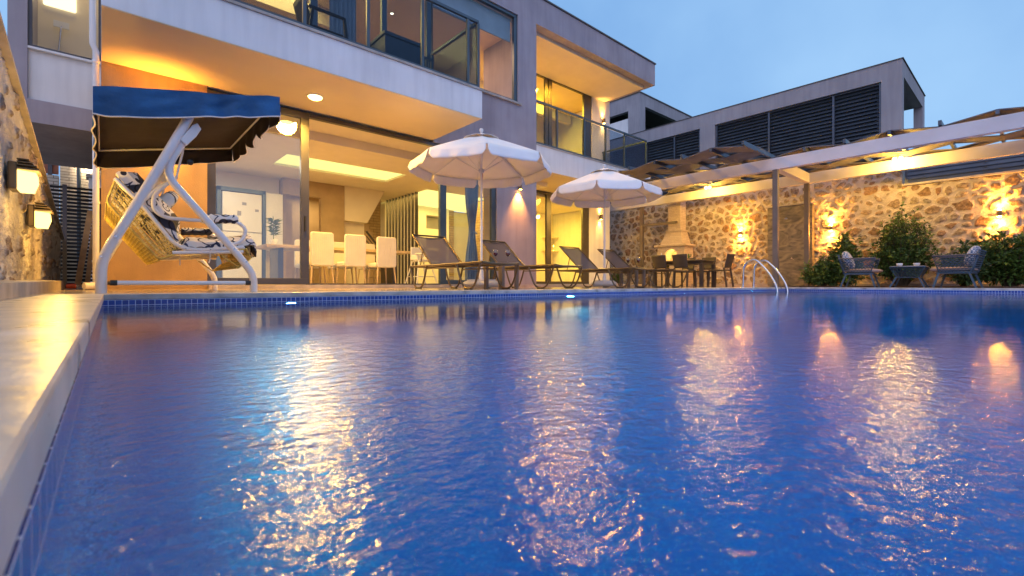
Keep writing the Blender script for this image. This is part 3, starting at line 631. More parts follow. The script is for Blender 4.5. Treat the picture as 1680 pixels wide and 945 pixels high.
updown('wall_lamp', 'orange glowing wall lamp inside the upper room behind the balcony glass', (5.4, 12.2, 5.7), (0, -1), 30, ORANGE, up=False, spread=60)
# bathroom mirror behind the left window
t = thing('mirror_cabinet', 'lit rounded mirror panel seen through the upper left window', 'mirror', (-.45, 10.28, 5.2))
b = MB(); b.rbox(-.68, 10.25, 4.45, -.30, 10.298, 4.95, .03); b.build('panel', 'lamp_mirror', t)
b = MB(); b.tube([(-.5, 10.2, 3.75), (-.47, 10.2, 4.15)], .012, 8); b.build('rod', 'steel', t)
B('holder', 'plastic_white', t, (-.56, 10.19, 4.12, -.38, 10.21, 4.22))
M['lamp_bulk'] = emit('lamp_bulk', (1, .66, .18), 1.9)
# ================================================================== STONE WALLS
def rubble_wall(name, m, label, plane, c, a_rng, zfun, step, cell, mort, depth, face, thick, seed, zlo=0., parent=None):
    """upright wall; plane 'x' or 'y' at coordinate c, running over a_rng, zfun(a) = height; relief and stone mask in the mesh"""
    r = np.random.default_rng(seed); A0, A1 = a_rng
    na = int((A1 - A0) / step); zmax = max(zfun(A0), zfun(A1), zfun((A0 + A1) / 2)); nzv = int((zmax - zlo) / step)
    a = np.linspace(A0, A1, na + 1); f = np.linspace(0, 1, nzv + 1)
    AA, FF = np.meshgrid(a, f); ZT = np.vectorize(zfun)(AA); ZZ = zlo + FF * (ZT - zlo)
    # jittered centres
    gx = int((A1 - A0) / cell) + 3; gz = int((zmax - zlo) / (cell * .82)) + 3
    px = A0 + (np.arange(gx)[None, :] - 1 + .5 * (np.arange(gz)[:, None] % 2) + r.uniform(-.36, .36, (gz, gx))) * cell
    pz = zlo + (np.arange(gz)[:, None] - 1 + r.uniform(-.36, .36, (gz, gx)) + np.zeros((gz, gx))) * cell * .82
    px = px.ravel(); pz = pz.ravel(); sid = r.uniform(0, 1, px.size); size = r.uniform(.55, 1.3, px.size)
    pts = np.stack([AA.ravel(), ZZ.ravel()], 1)
    # warp
    wx = np.array([noise.noise((p[0] * 5, p[1] * 5, seed)) for p in pts]); wz = np.array([noise.noise((p[0] * 5 + 40, p[1] * 5, seed)) for p in pts])
    X = pts[:, 0] + wx * .035; Z = pts[:, 1] + wz * .03
    d1 = np.full(len(X), 9.); d2 = np.full(len(X), 9.); i1 = np.zeros(len(X), int)
    for k in range(px.size):
        sel = np.where((np.abs(X - px[k]) < cell * 1.8) & (np.abs(Z - pz[k]) < cell * 1.8))[0]
        if not len(sel): continue
        d = np.hypot(X[sel] - px[k], (Z[sel] - pz[k]) * 1.15) / size[k]
        n1 = d < d1[sel]; s1 = sel[n1]; d2[s1] = d1[s1]; d1[s1] = d[n1]; i1[s1] = k
        s2 = sel[~n1]; dd = d[~n1]; q = dd < d2[s2]; d2[s2[q]] = dd[q]
    edge = (d2 - d1) - mort * (.7 + .8 * (sid[i1] * 7 % 1))
    rag = np.array([noise.fractal((p[0] * 16, p[1] * 16, seed + 3), 1, 2, 4) for p in pts])
    mask = np.clip((edge + rag * .02) / .03 + .2, 0, 1)
    fine = np.array([noise.fractal((p[0] * 30, p[1] * 30, seed + 9), 1, 2, 3) for p in pts])
    hgt = mask * (depth * (.55 + .6 * (sid[i1] * 13 % 1))) + rag * depth * .42 + fine * depth * .22
    hgt[(FF.ravel() > .999)] = 0
    o = c + face * hgt
    V = np.stack([o, pts[:, 0], pts[:, 1]], 1) if plane == 'x' else np.stack([pts[:, 0], o, pts[:, 1]], 1)
    nxv = na + 1; idx = (np.arange(nzv)[:, None] * nxv + np.arange(na)[None, :]).ravel()
    F = np.stack([idx, idx + 1, idx + nxv + 1, idx + nxv], 1)
    flip = (plane == 'x' and face < 0) or (plane == 'y' and face > 0)
    if flip: F = F[:, ::-1]
    b = MB(); nb = len(V); b.v = [tuple(p) for p in V]; b.f = [tuple(int(i) for i in q) for q in F]; b.sm = [True] * len(F)
    # body behind the face
    bk = c - face * thick; zt0, zt1 = zfun(A0), zfun(A1)
    body = [(A0, zlo), (A1, zlo), (A1, zt1), (A0, zt0)]
    c2 = c - face * .004
    b.prism(body, plane, min(c2, bk), max(c2, bk)) if plane == 'x' else b.add([(p[0], t_, p[1]) for t_ in (c2, bk) for p in body], [(0, 1, 2, 3), (7, 6, 5, 4), (0, 4, 5, 1), (1, 5, 6, 2), (2, 6, 7, 3), (3, 7, 4, 0)])
    ex = len(b.v) - nb
    mk = np.concatenate([mask, np.full(ex, .2)]); si = np.concatenate([sid[i1], np.full(ex, .5)])
    ob = b.build(name, m, parent, attrs={'stone': mk, 'sid': si})
    if parent is None: tag(ob, label, 'wall')
    return ob
gw = thing('stone_wall', 'tall rubble stone wall with lit brown stones behind the dining set and shrubs', 'wall', (14.6, 5, 0))
rubble_wall('masonry', 'rubble', '', 'x', 14.6, (2.14, 12.6), lambda v: 2.97, .023, .25, .060, .032, -1, .3, 5, parent=gw)
rubble_wall('masonry', 'rubble', '', 'x', 14.6, (-3.2, 2.14), lambda v: 2.45, .023, .25, .060, .032, -1, .3, 6, parent=gw)
B('coping', 'concrete', gw, (14.54, -3.2, 2.452, 14.95, 2.135, 2.50), bevel=.004)
B('footing', 'concrete', gw, (14.40, -3.2, 0, 14.56, 12.6, .085), bevel=.004)
# louvred screen on the low part of the wall
lf = thing('louvre_fence', 'dark horizontal louvre fence on the low end of the stone wall', 'fence', (14.75, 0, 2.5))
for v in (2.08, .72, -.66, -2.0): B('post', 'louvre', lf, (14.70, v - .03, 2.5, 14.76, v + .03, 2.98))
for k in range(5):
    b = MB(); z = 2.56 + k * .1; b.bar((14.71, -3.2, z), (14.71, 2.05, z), .012, .105, up=(.25, 0, .95)); b.build('louvre_blade', 'louvre', lf)
# left boundary wall along the passage
lw = thing('boundary_wall', 'rough plastered stone wall at the pool\'s near corner carrying two bulkhead lamps', 'wall', (-.55, 6, 0))
LT = lambda v: 1.79 - (v - 4.99) * .136
rubble_wall('masonry', 'rubble_left', '', 'x', -.55, (1.0, 11.65), LT, .016, .24, .15, .03, 1, .25, 11, parent=lw)
b = MB(); b.add([(x, v, LT(v) + dz) for v in (1.0, 11.68) for x, dz in ((-.50, .0), (-.50, .03), (-.83, .03), (-.83, 0))], [(0, 1, 2, 3), (7, 6, 5, 4), (0, 4, 5, 1), (1, 5, 6, 2), (2, 6, 7, 3), (3, 7, 4, 0)])
b.build('capping', 'concrete', lw)
b = MB(); b.add([(x, v, z) for v, zt in ((1.0, .062), (8.8, .12)) for x, z in ((-.37, 0), (-.37, zt), (-.56, zt + .012), (-.56, 0))], [(0, 1, 2, 3), (7, 6, 5, 4), (0, 4, 5, 1), (1, 5, 6, 2), (2, 6, 7, 3), (3, 7, 4, 0)])
b.build('plinth', 'concrete', lw)
rf = thing('ramp_railing', 'dark rail fence on top of the sloping boundary wall at the photo\'s edge', 'fence', (-.75, 4, 1.9))
b = MB(); b.bar((-.75, 1., LT(1) + .62), (-.75, 7, LT(7) + .62), .04, .04); b.bar((-.75, 1., LT(1) + .12), (-.75, 7, LT(7) + .12), .03, .03); b.build('rail', 'frame', rf)
for i in range(16):
    v = 1.2 + i * .38; B('post', 'frame', rf, (-.76, v - .012, LT(v) + .03, -.74, v + .012, LT(v) + .62))
def bulkhead(v, z, label):
    t = thing('bulkhead_lamp', label, 'wall lamp', (-.52, v, z), group='bulkhead lamps on the boundary wall')
    B('backplate', 'bronze', t, (-.53, v - .11, z - .10, -.48, v + .11, z + .11), bevel=.01)
    b = MB(); b.prism([(-.48, z - .10), (-.40, z - .10), (-.375, z - .02), (-.38, z + .04), (-.48, z + .05)], 'y', v - .095, v + .095); b.build('diffuser', 'lamp_bulk', t)
    g_ = B('hood', 'bronze', t, (-.48, v - .13, z + .052, -.36, v + .13, z + .066))
    for k in range(3): B('grille', 'bronze', g_, (-.48, v - .13, z + .082 + k * .022, -.375 - k * .02, v + .13, z + .09 + k * .022))
    light('bulkhead_light', 'POINT', (-.30, v, z - .03), 8, (1, .55, .10), .05, parent=t)
bulkhead(5.25, .90, 'larger bulkhead lamp, the nearer one on the boundary wall')
bulkhead(6.5, .73, 'smaller bulkhead lamp, the farther one by the slatted gate')
# slatted gate and things left at its foot
gt = thing('slatted_gate', 'black metal gate of close horizontal slats closing the passage', 'gate', (-.4, 11.8, 0))
for x in (-.98, -.50, -.02): B('gate_post', 'frame', gt, (x - .03, 11.78, 0, x + .03, 11.84, 1.9))
for k in range(27):
    b = MB(); b.bar((-.95, 11.80, .08 + k * .068), (-.03, 11.80, .08 + k * .068), .012, .045, up=(0, .5, .85)); b.build('slat', 'black', gt)
for x, l, dx in ((-.20, 'pale plank leaning beside the drainpipe, the wider one', .10), (-.13, 'narrow plank leaning between the wide plank and the drainpipe', .05)):
    b = MB(); b.bar((x - dx, 10.6, .0), (x + .06, 10.95, 1.35), .05 + dx * .3, .02, up=(0, 1, 0)); tag(b.build('plank', 'wood', None, org=(x, 10.7, 0)), l, 'plank', 'planks leaning by the drainpipe')
b = MB(); b.grid(lambda s, t: (-.62 + s * .5, 9.9 + t * .5, .006 + .07 * abs(math.sin(s * 7 + t * 3)) * (1 - (2 * s - 1) ** 2) * (1 - (2 * t - 1) ** 2)), 24, 16)
tag(b.build('tarpaulin', 'blanket', None, org=(-.4, 10.1, 0), solid=.004), 'crumpled grey tarpaulin on the ground before the slatted gate', 'tarpaulin')
t = thing('power_tool', 'red and black power tool lying on the ground by the planks', 'power tool', (-.30, 8.9, 0))
b = MB(); b.tube([(-.46, 8.9, .04), (-.36, 8.9, .045)], [.02, .028], 10); b.build('grip', 'black', t)
b = MB(); b.tube([(-.36, 8.9, .045), (-.26, 8.9, .045)], [.032, .036], 12); b.build('motor_housing', 'red', t)
b = MB(); b.tube([(-.26, 8.9, .045), (-.20, 8.9, .04), (-.1, 8.92, .015)], [.02, .012, .008], 8); b.build('chuck', 'steel', t)
b = MB(); b.tube(fillet([(-.1, 8.92, .01), (0, 8.8, .01), (.1, 9.0, .01), (-.02, 9.2, .01)], .1), .007, 6); tag(b.build('cable', 'black', None, org=(0, 8.9, 0)), 'thin black cable on the ground beside the drainpipe foot', 'cable')

# ================================================================== PERGOLA
pg = thing('pergola', 'white beamed pergola with woven brown roof strips over the dining corner', 'pergola', (12.7, 4, 0))
B('front_beam', 'beam', pg, (11.55, -2.5, 2.70, 11.70, 7.98, 2.965), bevel=.004)
B('back_beam', 'beam', pg, (13.75, -2.5, 2.70, 13.90, 11.5, 2.96), bevel=.004)
for v in (3.95, 9.3, -1.3):
    if v < 8: B('cross_beam', 'beam', pg, (11.702, v - .08, 2.705, 13.748, v + .08, 2.95), bevel=.004)
for x, y in ((11.62, 3.95), (13.82, 3.95), (13.82, 8.9)): 
    c_ = B('post', 'post', pg, (x - .055, y - .055, 0, x + .055, y + .055, 2.70), bevel=.004)
    B('foot_plate', 'post', c_, (x - .09, y - .09, .004, x + .09, y + .09, .014))
B('side_arm', 'post', pg, (13.78, 7.6, 2.02, 13.86, 8.84, 2.10))
rods = [7.62, 6.85, 6.13, 5.42, 4.74, 4.05, 3.34, 2.61, 1.88, 1.15, .42, -.31, -1.04, -1.77]
for v in rods:
    u0 = 10.05 if v > 3.9 else 11.50
    b = MB(); b.bar((u0, v, 3.035), (14.15, v, 3.035), .05, .085); b.build('roof_rod', 'louvre', pg)
M['strip'] = mat('strip', (.155, .145, .15), .7, var=.1, bump=.002, bscale=200)
edges = [(10.10, 10.68), (10.73, 11.4), (11.56, 11.97), (12.0, 12.55), (12.6, 13.1), (13.15, 13.65), (13.7, 14.1)]
for k, (u0, u1) in enumerate(edges):
    rr = [r_ for r_ in rods if (u0 > 11.3 or r_ > 3.9)]
    rr = ([7.95] if rr[0] < 7.7 else []) + rr
    if u0 < 11.5 and rr[-1] < 3.9: pass
    pth = []
    for j, v in enumerate(rr):
        s_ = 1 if (j + k) % 2 else -1
        pth += [(v + .03, 3.03 + s_ * .052), (v - .03, 3.03 + s_ * .052)]
    b = MB(); vs = []
    for v, z in pth: vs += [(u0, v, z - .009), (u1, v, z - .009), (u1, v, z + .009), (u0, v, z + .009)]
    fs = []
    for i in range(len(pth) - 1):
        for q in range(4): fs.append((i * 4 + q, i * 4 + (q + 1) % 4, i * 4 + 4 + (q + 1) % 4, i * 4 + 4 + q))
    fs += [(0, 3, 2, 1), tuple((len(pth) - 1) * 4 + i for i in range(4))]
    b.add(vs, [f_[::-1] for f_ in fs]); b.build('woven_strip', 'strip', pg)
def pergola_lamp(loc, label):
    t = thing('pergola_lamp', label, 'lamp', loc, group='lamps under the pergola'); x, y, z = loc
    b = MB(); b.tube([(x, y, z), (x, y, z - .05)], .012, 8); b.lathe([(.0001, -.05), (.05, -.052), (.055, -.075)], loc, 16); b.build('mount', 'steel', t)
    for dy in (-.055, .055):
        b = MB(); b.lathe([(.0001, -.145), (.03, -.135), (.045, -.105), (.03, -.07), (.0001, -.06)], (x, y + dy, z), 16); b.build('bulb', 'lamp_warm', t)
    light('pergola_light', 'POINT', (x, y, z - .2), 80, (1, .54, .08), .08, parent=t)
pergola_lamp((13.2, 6.3, 2.98), 'twin bulb lamp under the pergola nearer the house')
pergola_lamp((13.3, 2.02, 2.98), 'twin bulb lamp under the pergola above the shrubs')
for i, (v, z, l) in enumerate(((5.91, 1.62, 'bronze up and down lamp on the stone wall between the dining set and the shower'), (3.58, 1.56, 'bronze up and down lamp on the stone wall just past the shower slab'), (.5, 1.6, 'bronze up and down lamp on the stone wall above the second rope armchair'), (-2., 1.6, 'bronze up and down lamp on the stone wall outside the picture'))):
    if i < 3: updown('stone_wall_lamp', l, (14.55, v, z), (-1, 0), 52, (1, .40, .05), w=.05, h=.14, spread=110, tilt=.5, lens='lamp_stone', dome=.016, group='up and down lamps on the stone wall')
# shower slab
sh = thing('shower_wall', 'tall dark marbled outdoor shower slab in front of the stone wall', 'shower', (14.35, 4.5, 0))
B('slab', 'slab', sh, (14.25, 3.95, .02, 14.45, 5.06, 2.24), bevel=.004)
B('cap', 'concrete', sh, (14.2, 3.9, 2.242, 14.5, 5.1, 2.275))
b = MB(); b.tube(fillet([(14.25, 4.52, 1.9), (14.08, 4.52, 1.9), (14.05, 4.52, 1.86)], .03), .012, 8); b.lathe([(.0001, .02), (.06, .0), (.06, -.01)], (14.05, 4.52, 1.86), 14); b.build('shower_head', 'steel', sh)
b = MB(); b.tube([(14.25, 4.42, .78), (14.17, 4.42, .78)], .022, 10); b.tube([(14.18, 4.42, .78), (14.16, 4.33, .72)], .008, 6); b.build('tap', 'steel', sh)

# ================================================================== BARBECUE
bq = thing('barbecue', 'cream brick barbecue with arched hearth and tapering chimney against the stone wall', 'barbecue', (14.2, 7.9, 0))
b = MB()
yc, x0, x1 = 7.9, 13.95, 14.52
arch = [(yc - .48, .0), (yc + .48, 0), (yc + .48, 1.30), (yc - .48, 1.30)]
hole = [(yc - .22, .82)] + [(yc + .22 * math.cos(PI - PI * i / 10), 1.0 + .22 * math.sin(PI - PI * i / 10)) for i in range(11)] + [(yc + .22, .82)]
# front face with the arched opening built from pieces
b.box(x0, yc - .48, .0, x1, yc + .48, .82)
b.box(x0, yc - .48, .82, x1, yc - .221, 1.30); b.box(x0, yc + .221, .82, x1, yc + .48, 1.30)
top = [(yc - .22, 1.0)] + hole[1:12] + [(yc + .22, 1.30), (yc - .22, 1.30)]
for i in range(1, 11):
    p, q = hole[i], hole[i + 1]
    b.prism([(p[0], p[1]), (q[0], q[1]), (q[0], 1.30), (p[0], 1.30)], 'x', x0, x1)
b.build('hearth', 'bbq_brick', bq)
B('fire_back', 'bbq_brick', bq, (14.40, yc - .219, .823, 14.518, yc + .219, 1.21))
B('mantel', 'bbq_brick', bq, (13.86, yc - .56, 1.302, 14.53, yc + .56, 1.37), bevel=.006)
b = MB()
def frus(z0, w0, d0, z1, w1, d1, xb=14.53):
    b.add([(xb - d0, yc - w0, z0), (xb, yc - w0, z0), (xb, yc + w0, z0), (xb - d0, yc + w0, z0), (xb - d1, yc - w1, z1), (xb, yc - w1, z1), (xb, yc + w1, z1), (xb - d1, yc + w1, z1)],
          [(3, 2, 1, 0), (4, 5, 6, 7), (0, 1, 5, 4), (1, 2, 6, 5), (2, 3, 7, 6), (3, 0, 4, 7)])
frus(1.372, .40, .55, 1.80, .27, .40); b.build('hood', 'bbq_brick', bq)
b = MB(); frus(1.802, .30, .43, 1.85, .30, .43); b.build('collar', 'bbq_brick', bq)
b = MB(); frus(1.852, .22, .36, 3.3, .22, .36); b.build('chimney', 'bbq_brick', bq)
light('hearth_light', 'POINT', (14.2, yc, 1.05), 3, (1, .62, .15), .04, parent=bq)

# ================================================================== NEIGHBOURING HOUSES
nb = thing('louvred_house', 'grey flat roofed neighbour house with dark louvred openings above the stone wall', 'house', (19, 6, 0))
B('front_wall', 'plaster_grey', nb, (17.8, 2.6, 6.25, 18.05, 15.5, 6.78), (17.8, 2.6, 2.5, 18.05, 3.1, 6.25), (17.8, 8.22, 2.5, 18.05, 8.82, 6.25), (17.8, 11.3, 2.5, 18.05, 15.5, 6.25), (17.8, 3.1, 2.5, 18.05, 8.22, 3.6), (17.8, 8.82, 2.5, 18.05, 11.3, 3.6))
B('side_frame', 'plaster_grey', nb, (18.05, 2.6, 6.3, 22.0, 2.85, 6.78), (21.6, 2.6, 2.5, 22.0, 2.85, 6.3))
B('roof', 'plaster_grey', nb, (18.05, 2.86, 6.42, 22.0, 15.5, 6.74))
B('roof_edge', 'roofedge', nb, (17.77, 2.57, 6.782, 22.03, 2.9, 6.80), (17.77, 2.9, 6.782, 18.1, 15.5, 6.80))
B('inner_wall', 'plaster_grey', nb, (20.2, 3.4, 2.5, 20.4, 15.5, 6.4), (18.9, 3.3, 2.5, 21.6, 3.4, 6.4))
for y0, y1, ps in ((3.1, 8.22, (3.13, 4.35, 6.3, 8.18)), (8.82, 11.3, (8.86, 9.95, 11.26))):
    lo = B('louvre_frame', 'louvre', nb, (17.9, y0 + .002, 6.2, 17.98, y1 - .002, 6.249))
    for p in ps: B('mullion', 'louvre', lo, (17.86, p - .03, 3.6, 17.93, p + .03, 6.2))
    z = 3.66
    while z < 6.2:
        b = MB(); b.bar((17.96, y0 + .01, z), (17.96, y1 - .01, z), .015, .125, up=(.6, 0, .8)); b.build('louvre_blade', 'louvre', lo); z += .118
nb2 = thing('far_house', 'pale house corner with a dark recessed opening behind the louvred house', 'house', (24, 16, 0))
B('wall', 'plaster_grey', nb2, (24.0, 15.6, 10.8, 32, 15.85, 11.5), (24.0, 15.6, 2, 24.6, 15.85, 10.8), (24.6, 15.6, 2, 32, 15.85, 9.35), (24.0, 15.85, 10.6, 24.3, 20, 11.5), (24.0, 15.85, 2, 24.3, 16.4, 10.6), (24.0, 18.3, 2, 24.3, 20, 10.6))
B('roof', 'roofedge', nb2, (23.95, 15.55, 11.5, 32, 20, 11.56))
B('inner_wall', 'frame', nb2, (24.6, 18.3, 2, 32, 18.5, 11.4))
B('shutter', 'plaster_white', nb2, (24.12, 16.4, 2, 24.2, 18.3, 10.2))
b = MB(); b.tube([(25.3, 18.2, 10.3), (25.3, 18.2, 10.6)], .09, 10); b.build('lamp', 'black', nb2)
# stone building and timber fence behind the passage
sb = thing('stone_annex', 'grey stone clad annex with blue pipes behind the slatted gate', 'building', (-.4, 17, 0))
B('wall', 'stone_stack', sb, (-.76, 16, 0, .8, 16.4, 4.2))
for x in (-.42, -.12): 
    b = MB(); b.tube([(x, 15.93, 0), (x, 15.93, 4.2)], .04, 8); b.build('pipe', 'frame_blue', sb)
rw = tag(B('retaining_wall', 'stone_stack', None, (-2.3, 14.6, 0, -.72, 14.9, 2.52)), 'pale stacked stone wall below the red timber fence', 'wall')
tf = thing('timber_fence', 'red brown timber board fence on top of the stacked stone wall', 'fence', (-1.5, 14.7, 2.52))
for i in range(12): B('board', 'wood_red', tf, (-2.3 + i * .132, 14.7, 2.56, -2.3 + i * .132 + .126, 14.73, 3.9))
for x in (-2.3, -1.5, -.86): B('post', 'frame', tf, (x - .035, 14.66, 2.52, x + .035, 14.698, 4.0))
updown('wall_lamp', 'warm wall lamp added out of view high on the stone annex to light the passage', (-.2, 16.0, 3.35), (0, -1), 60, (1, .78, .5), spread=150)  # added lamp, hidden above the wing soffit, brightens the passage
light('passage_fill', 'POINT', (-.5, 15.2, 3.5), 14, (1, .8, .55), .1, parent=bpy.data.objects['stone_annex'])  # added fill hanging free before the annex, no fixture of its own
cb = thing('concrete_pillar', 'short rendered pillar with a cap beside the annex pipes', 'pillar', (-.1, 13.5, 0))
B('shaft', 'plaster_white', cb, (-.2, 13.4, 0, .18, 13.7, 2.35)); B('cap', 'concrete', cb, (-.24, 13.36, 2.352, .2, 13.74, 2.42))
# ================================================================== POOL FITTINGS
for i, u in enumerate((1.19, 4.5, 7.1, 9.6)):
    v = NV(u); t = thing('pool_light', ['brightest underwater lamp, below the swing', 'underwater lamp in the tiles below the second lounger', 'underwater lamp in the tiles below the last lounger', 'faint underwater lamp left of the ladder'][i], 'pool light', (u, v, -.17))
    b = MB(); b.lathe([(.07, 0), (.07, -.012), (.06, -.018)], (u, v - .002, -.19), 24, 'y'); b.build('ring', 'steel', t)
    b = MB(); b.lathe([(.0001, -.026), (.03, -.024), (.045, -.019)], (u, v - .002, -.19), 24, 'y'); b.build('lens', 'pool_lamp', t)
    light('pool_beam', 'SPOT', (u, v - .06, -.22), 110 if i == 0 else 430, (.28, .80, 1), .035, (.05, -1, .12), 150, .9, parent=t)
ld = thing('pool_ladder', 'polished steel ladder rails curving from the deck into the water', 'pool ladder', (10.15, 3.9, 0))
for u in (9.93, 10.41):
    v = NV(u)
    b = MB(); b.tube(fillet([(u, v + .28, 0), (u, v + .26, .50), (u, v + .05, .60), (u, v - .20, .34), (u, v - .38, .02), (u, v - .38, -1.1)], .16, 8), .021, 12); r_ = b.build('rail', 'steel', ld)
    b = MB(); b.lathe([(.045, .004), (.045, .012), (.024, .02)], (u, v + .28, 0), 16); b.build('flange', 'steel', r_)
for k in range(3):
    v = NV(10.2) - .38; B('step', 'steel', ld, (9.94, v - .04, -.28 - k * .28, 10.40, v + .04, -.26 - k * .28))

# ================================================================== SUN LOUNGERS
m, t_, b_ = newmat('sling_mesh'); t_.nodes.remove(b_)
df = N(t_, 'ShaderNodeBsdfDiffuse'); df.inputs[0].default_value = (.20, .165, .155, 1); tr = N(t_, 'ShaderNodeBsdfTransparent'); mx_ = N(t_, 'ShaderNodeMixShader'); mx_.inputs[0].default_value = .72
t_.links.new(tr.outputs[0], mx_.inputs[1]); t_.links.new(df.outputs[0], mx_.inputs[2]); t_.links.new(mx_.outputs[0], t_.nodes['Material Output'].inputs[0]); M['sling_mesh'] = m
def make_lounger():
    r = proto('sun_lounger', '', 'sun lounger', 'sun loungers along the pool edge')
    f = MB()
    for x in (-.32, .32): f.tube(fillet([(x, .0, .365), (x, .5, .36), (x, 1.9, .355)], .1), .017, 8)
    f.tube(fillet([(-.32, 0, .365), (-.2, -.01, .35), (.2, -.01, .35), (.32, 0, .365)], .08), .016, 8)
    f.tube([(-.32, 1.9, .355), (.32, 1.9, .355)], .015, 8); f.tube([(-.32, 1.28, .35), (.32, 1.28, .35)], .013, 8)
    f.build('frame', 'bronze', r)
    for x in (-.335, .335):
        for y0, y1 in ((.02, .56), (1.36, 1.86)):
            g = MB(); ym = (y0 + y1) / 2
            g.tube(fillet([(x, y0, .36), (x, y0 + .07, .16), (x, ym - .10, .015), (x, ym + .10, .015), (x, y1 - .07, .16), (x, y1, .35)], .11, 6), .0145, 8)
            lg = g.build('leg', 'bronze', r); B('foot', 'black', lg, (x - .02, ym - .07, 0, x + .02, ym + .07, .014))
    for x in (-.325, .325):
        g = MB(); g.tube([(x, .55, .31), (x, 1.38, .31)], .010, 6); g.build('side_rail', 'bronze', r)
    g = MB(); g.grid(lambda s, t: (-.315 + s * .63, .0 + t * 1.30, .368 - .012 * math.sin(PI * s)), 8, 12); g.build('seat', 'sling_mesh', r, solid=.004)
    bx = MB()
    for x in (-.30, .30): bx.tube([(x, 1.29, .37), (x, 1.86, .87)], .014, 8)
    bx.tube([(-.30, 1.86, .87), (.30, 1.86, .87)], .014, 8)
    bk = bx.build('backrest', 'bronze', r)
    g = MB(); g.grid(lambda s, t: (-.295 + s * .59, 1.30 + t * .56 + .02 * math.sin(PI * s) * .7, .375 + t * .49 - .02 * math.sin(PI * s)), 8, 8); g.build('sling', 'sling_mesh', bk, solid=.004)
    g = MB()
    for x in (-.26, .26): g.tube([(x, 1.68, .36), (x, 1.60, .64)], .009, 6)
    g.tube([(-.26, 1.68, .36), (.26, 1.68, .36)], .009, 6); g.build('support_strut', 'bronze', r)
    return r
lo = make_lounger()
LL = ['sun lounger nearest the swing, its raised back before the open glass door', 'sun lounger just right of the large umbrella base, before the lilac wall', 'sun lounger under the left side of the farther umbrella, before the recessed door', 'farthest sun lounger, beside the outdoor dining chairs']
for i, u in enumerate((4.06, 5.45, 7.53, 8.87)):
    o = lo if i == 0 else copy_tree(lo)
    place(o, (u, 4.80, 0), R((0, .8, -.6, 1)[i]), LL[i])
# side tables with glasses
def make_side_table():
    r = proto('side_table', '', 'side table', 'low side tables between loungers')
    g = MB(); g.rbox(-.21, -.21, .385, .21, .21, .415, .03); g.build('table_top', 'rattan', r)
    for x in (-.17, .17):
        for y in (-.17, .17):
            g = MB(); g.box(x - .028, y - .028, 0, x + .028, y + .028, .384); g.build('leg', 'post', r, bevel=.006)
    return r
def make_glass():
    r = proto('wine_glass', '', 'wine glass', 'glasses of red wine')
    g = MB(); g.lathe([(.034, 0), (.034, .002), (.006, .007), (.0038, .02), (.0038, .085), (.009, .095), (.028, .112), (.039, .14), (.038, .17), (.031, .205), (.0295, .205), (.0365, .17), (.0375, .14), (.027, .114), (.004, .099)], (0, 0, 0), 24)
    bo = g.build('bowl', 'wine_glass', r)
    g = MB(); g.lathe([(.0001, .099), (.026, .1145), (.0365, .14), (.0362, .155), (.0001, .155)], (0, 0, 0), 24); g.build('wine', 'wine', r)
    return r
stb = make_side_table(); wg = make_glass()
for i, (x, y, l) in enumerate(((4.76, 5.62, 'brown side table beside the first lounger, under the nearer umbrella'), (8.2, 5.5, 'brown side table between the third and fourth loungers'))):
    o = stb if i == 0 else copy_tree(stb); place(o, (x, y, 0), R(8), l)
GL = ['left wine glass on the side table by the first lounger', 'right wine glass on the side table by the first lounger', 'left wine glass on the farther side table by the last lounger', 'right wine glass on the farther side table by the last lounger']
for i, (x, y) in enumerate(((4.67, 5.66), (4.86, 5.58), (8.11, 5.55), (8.29, 5.42))):
    o = wg if i == 0 else copy_tree(wg); place(o, (x, y, .415), R(i * 40), GL[i])
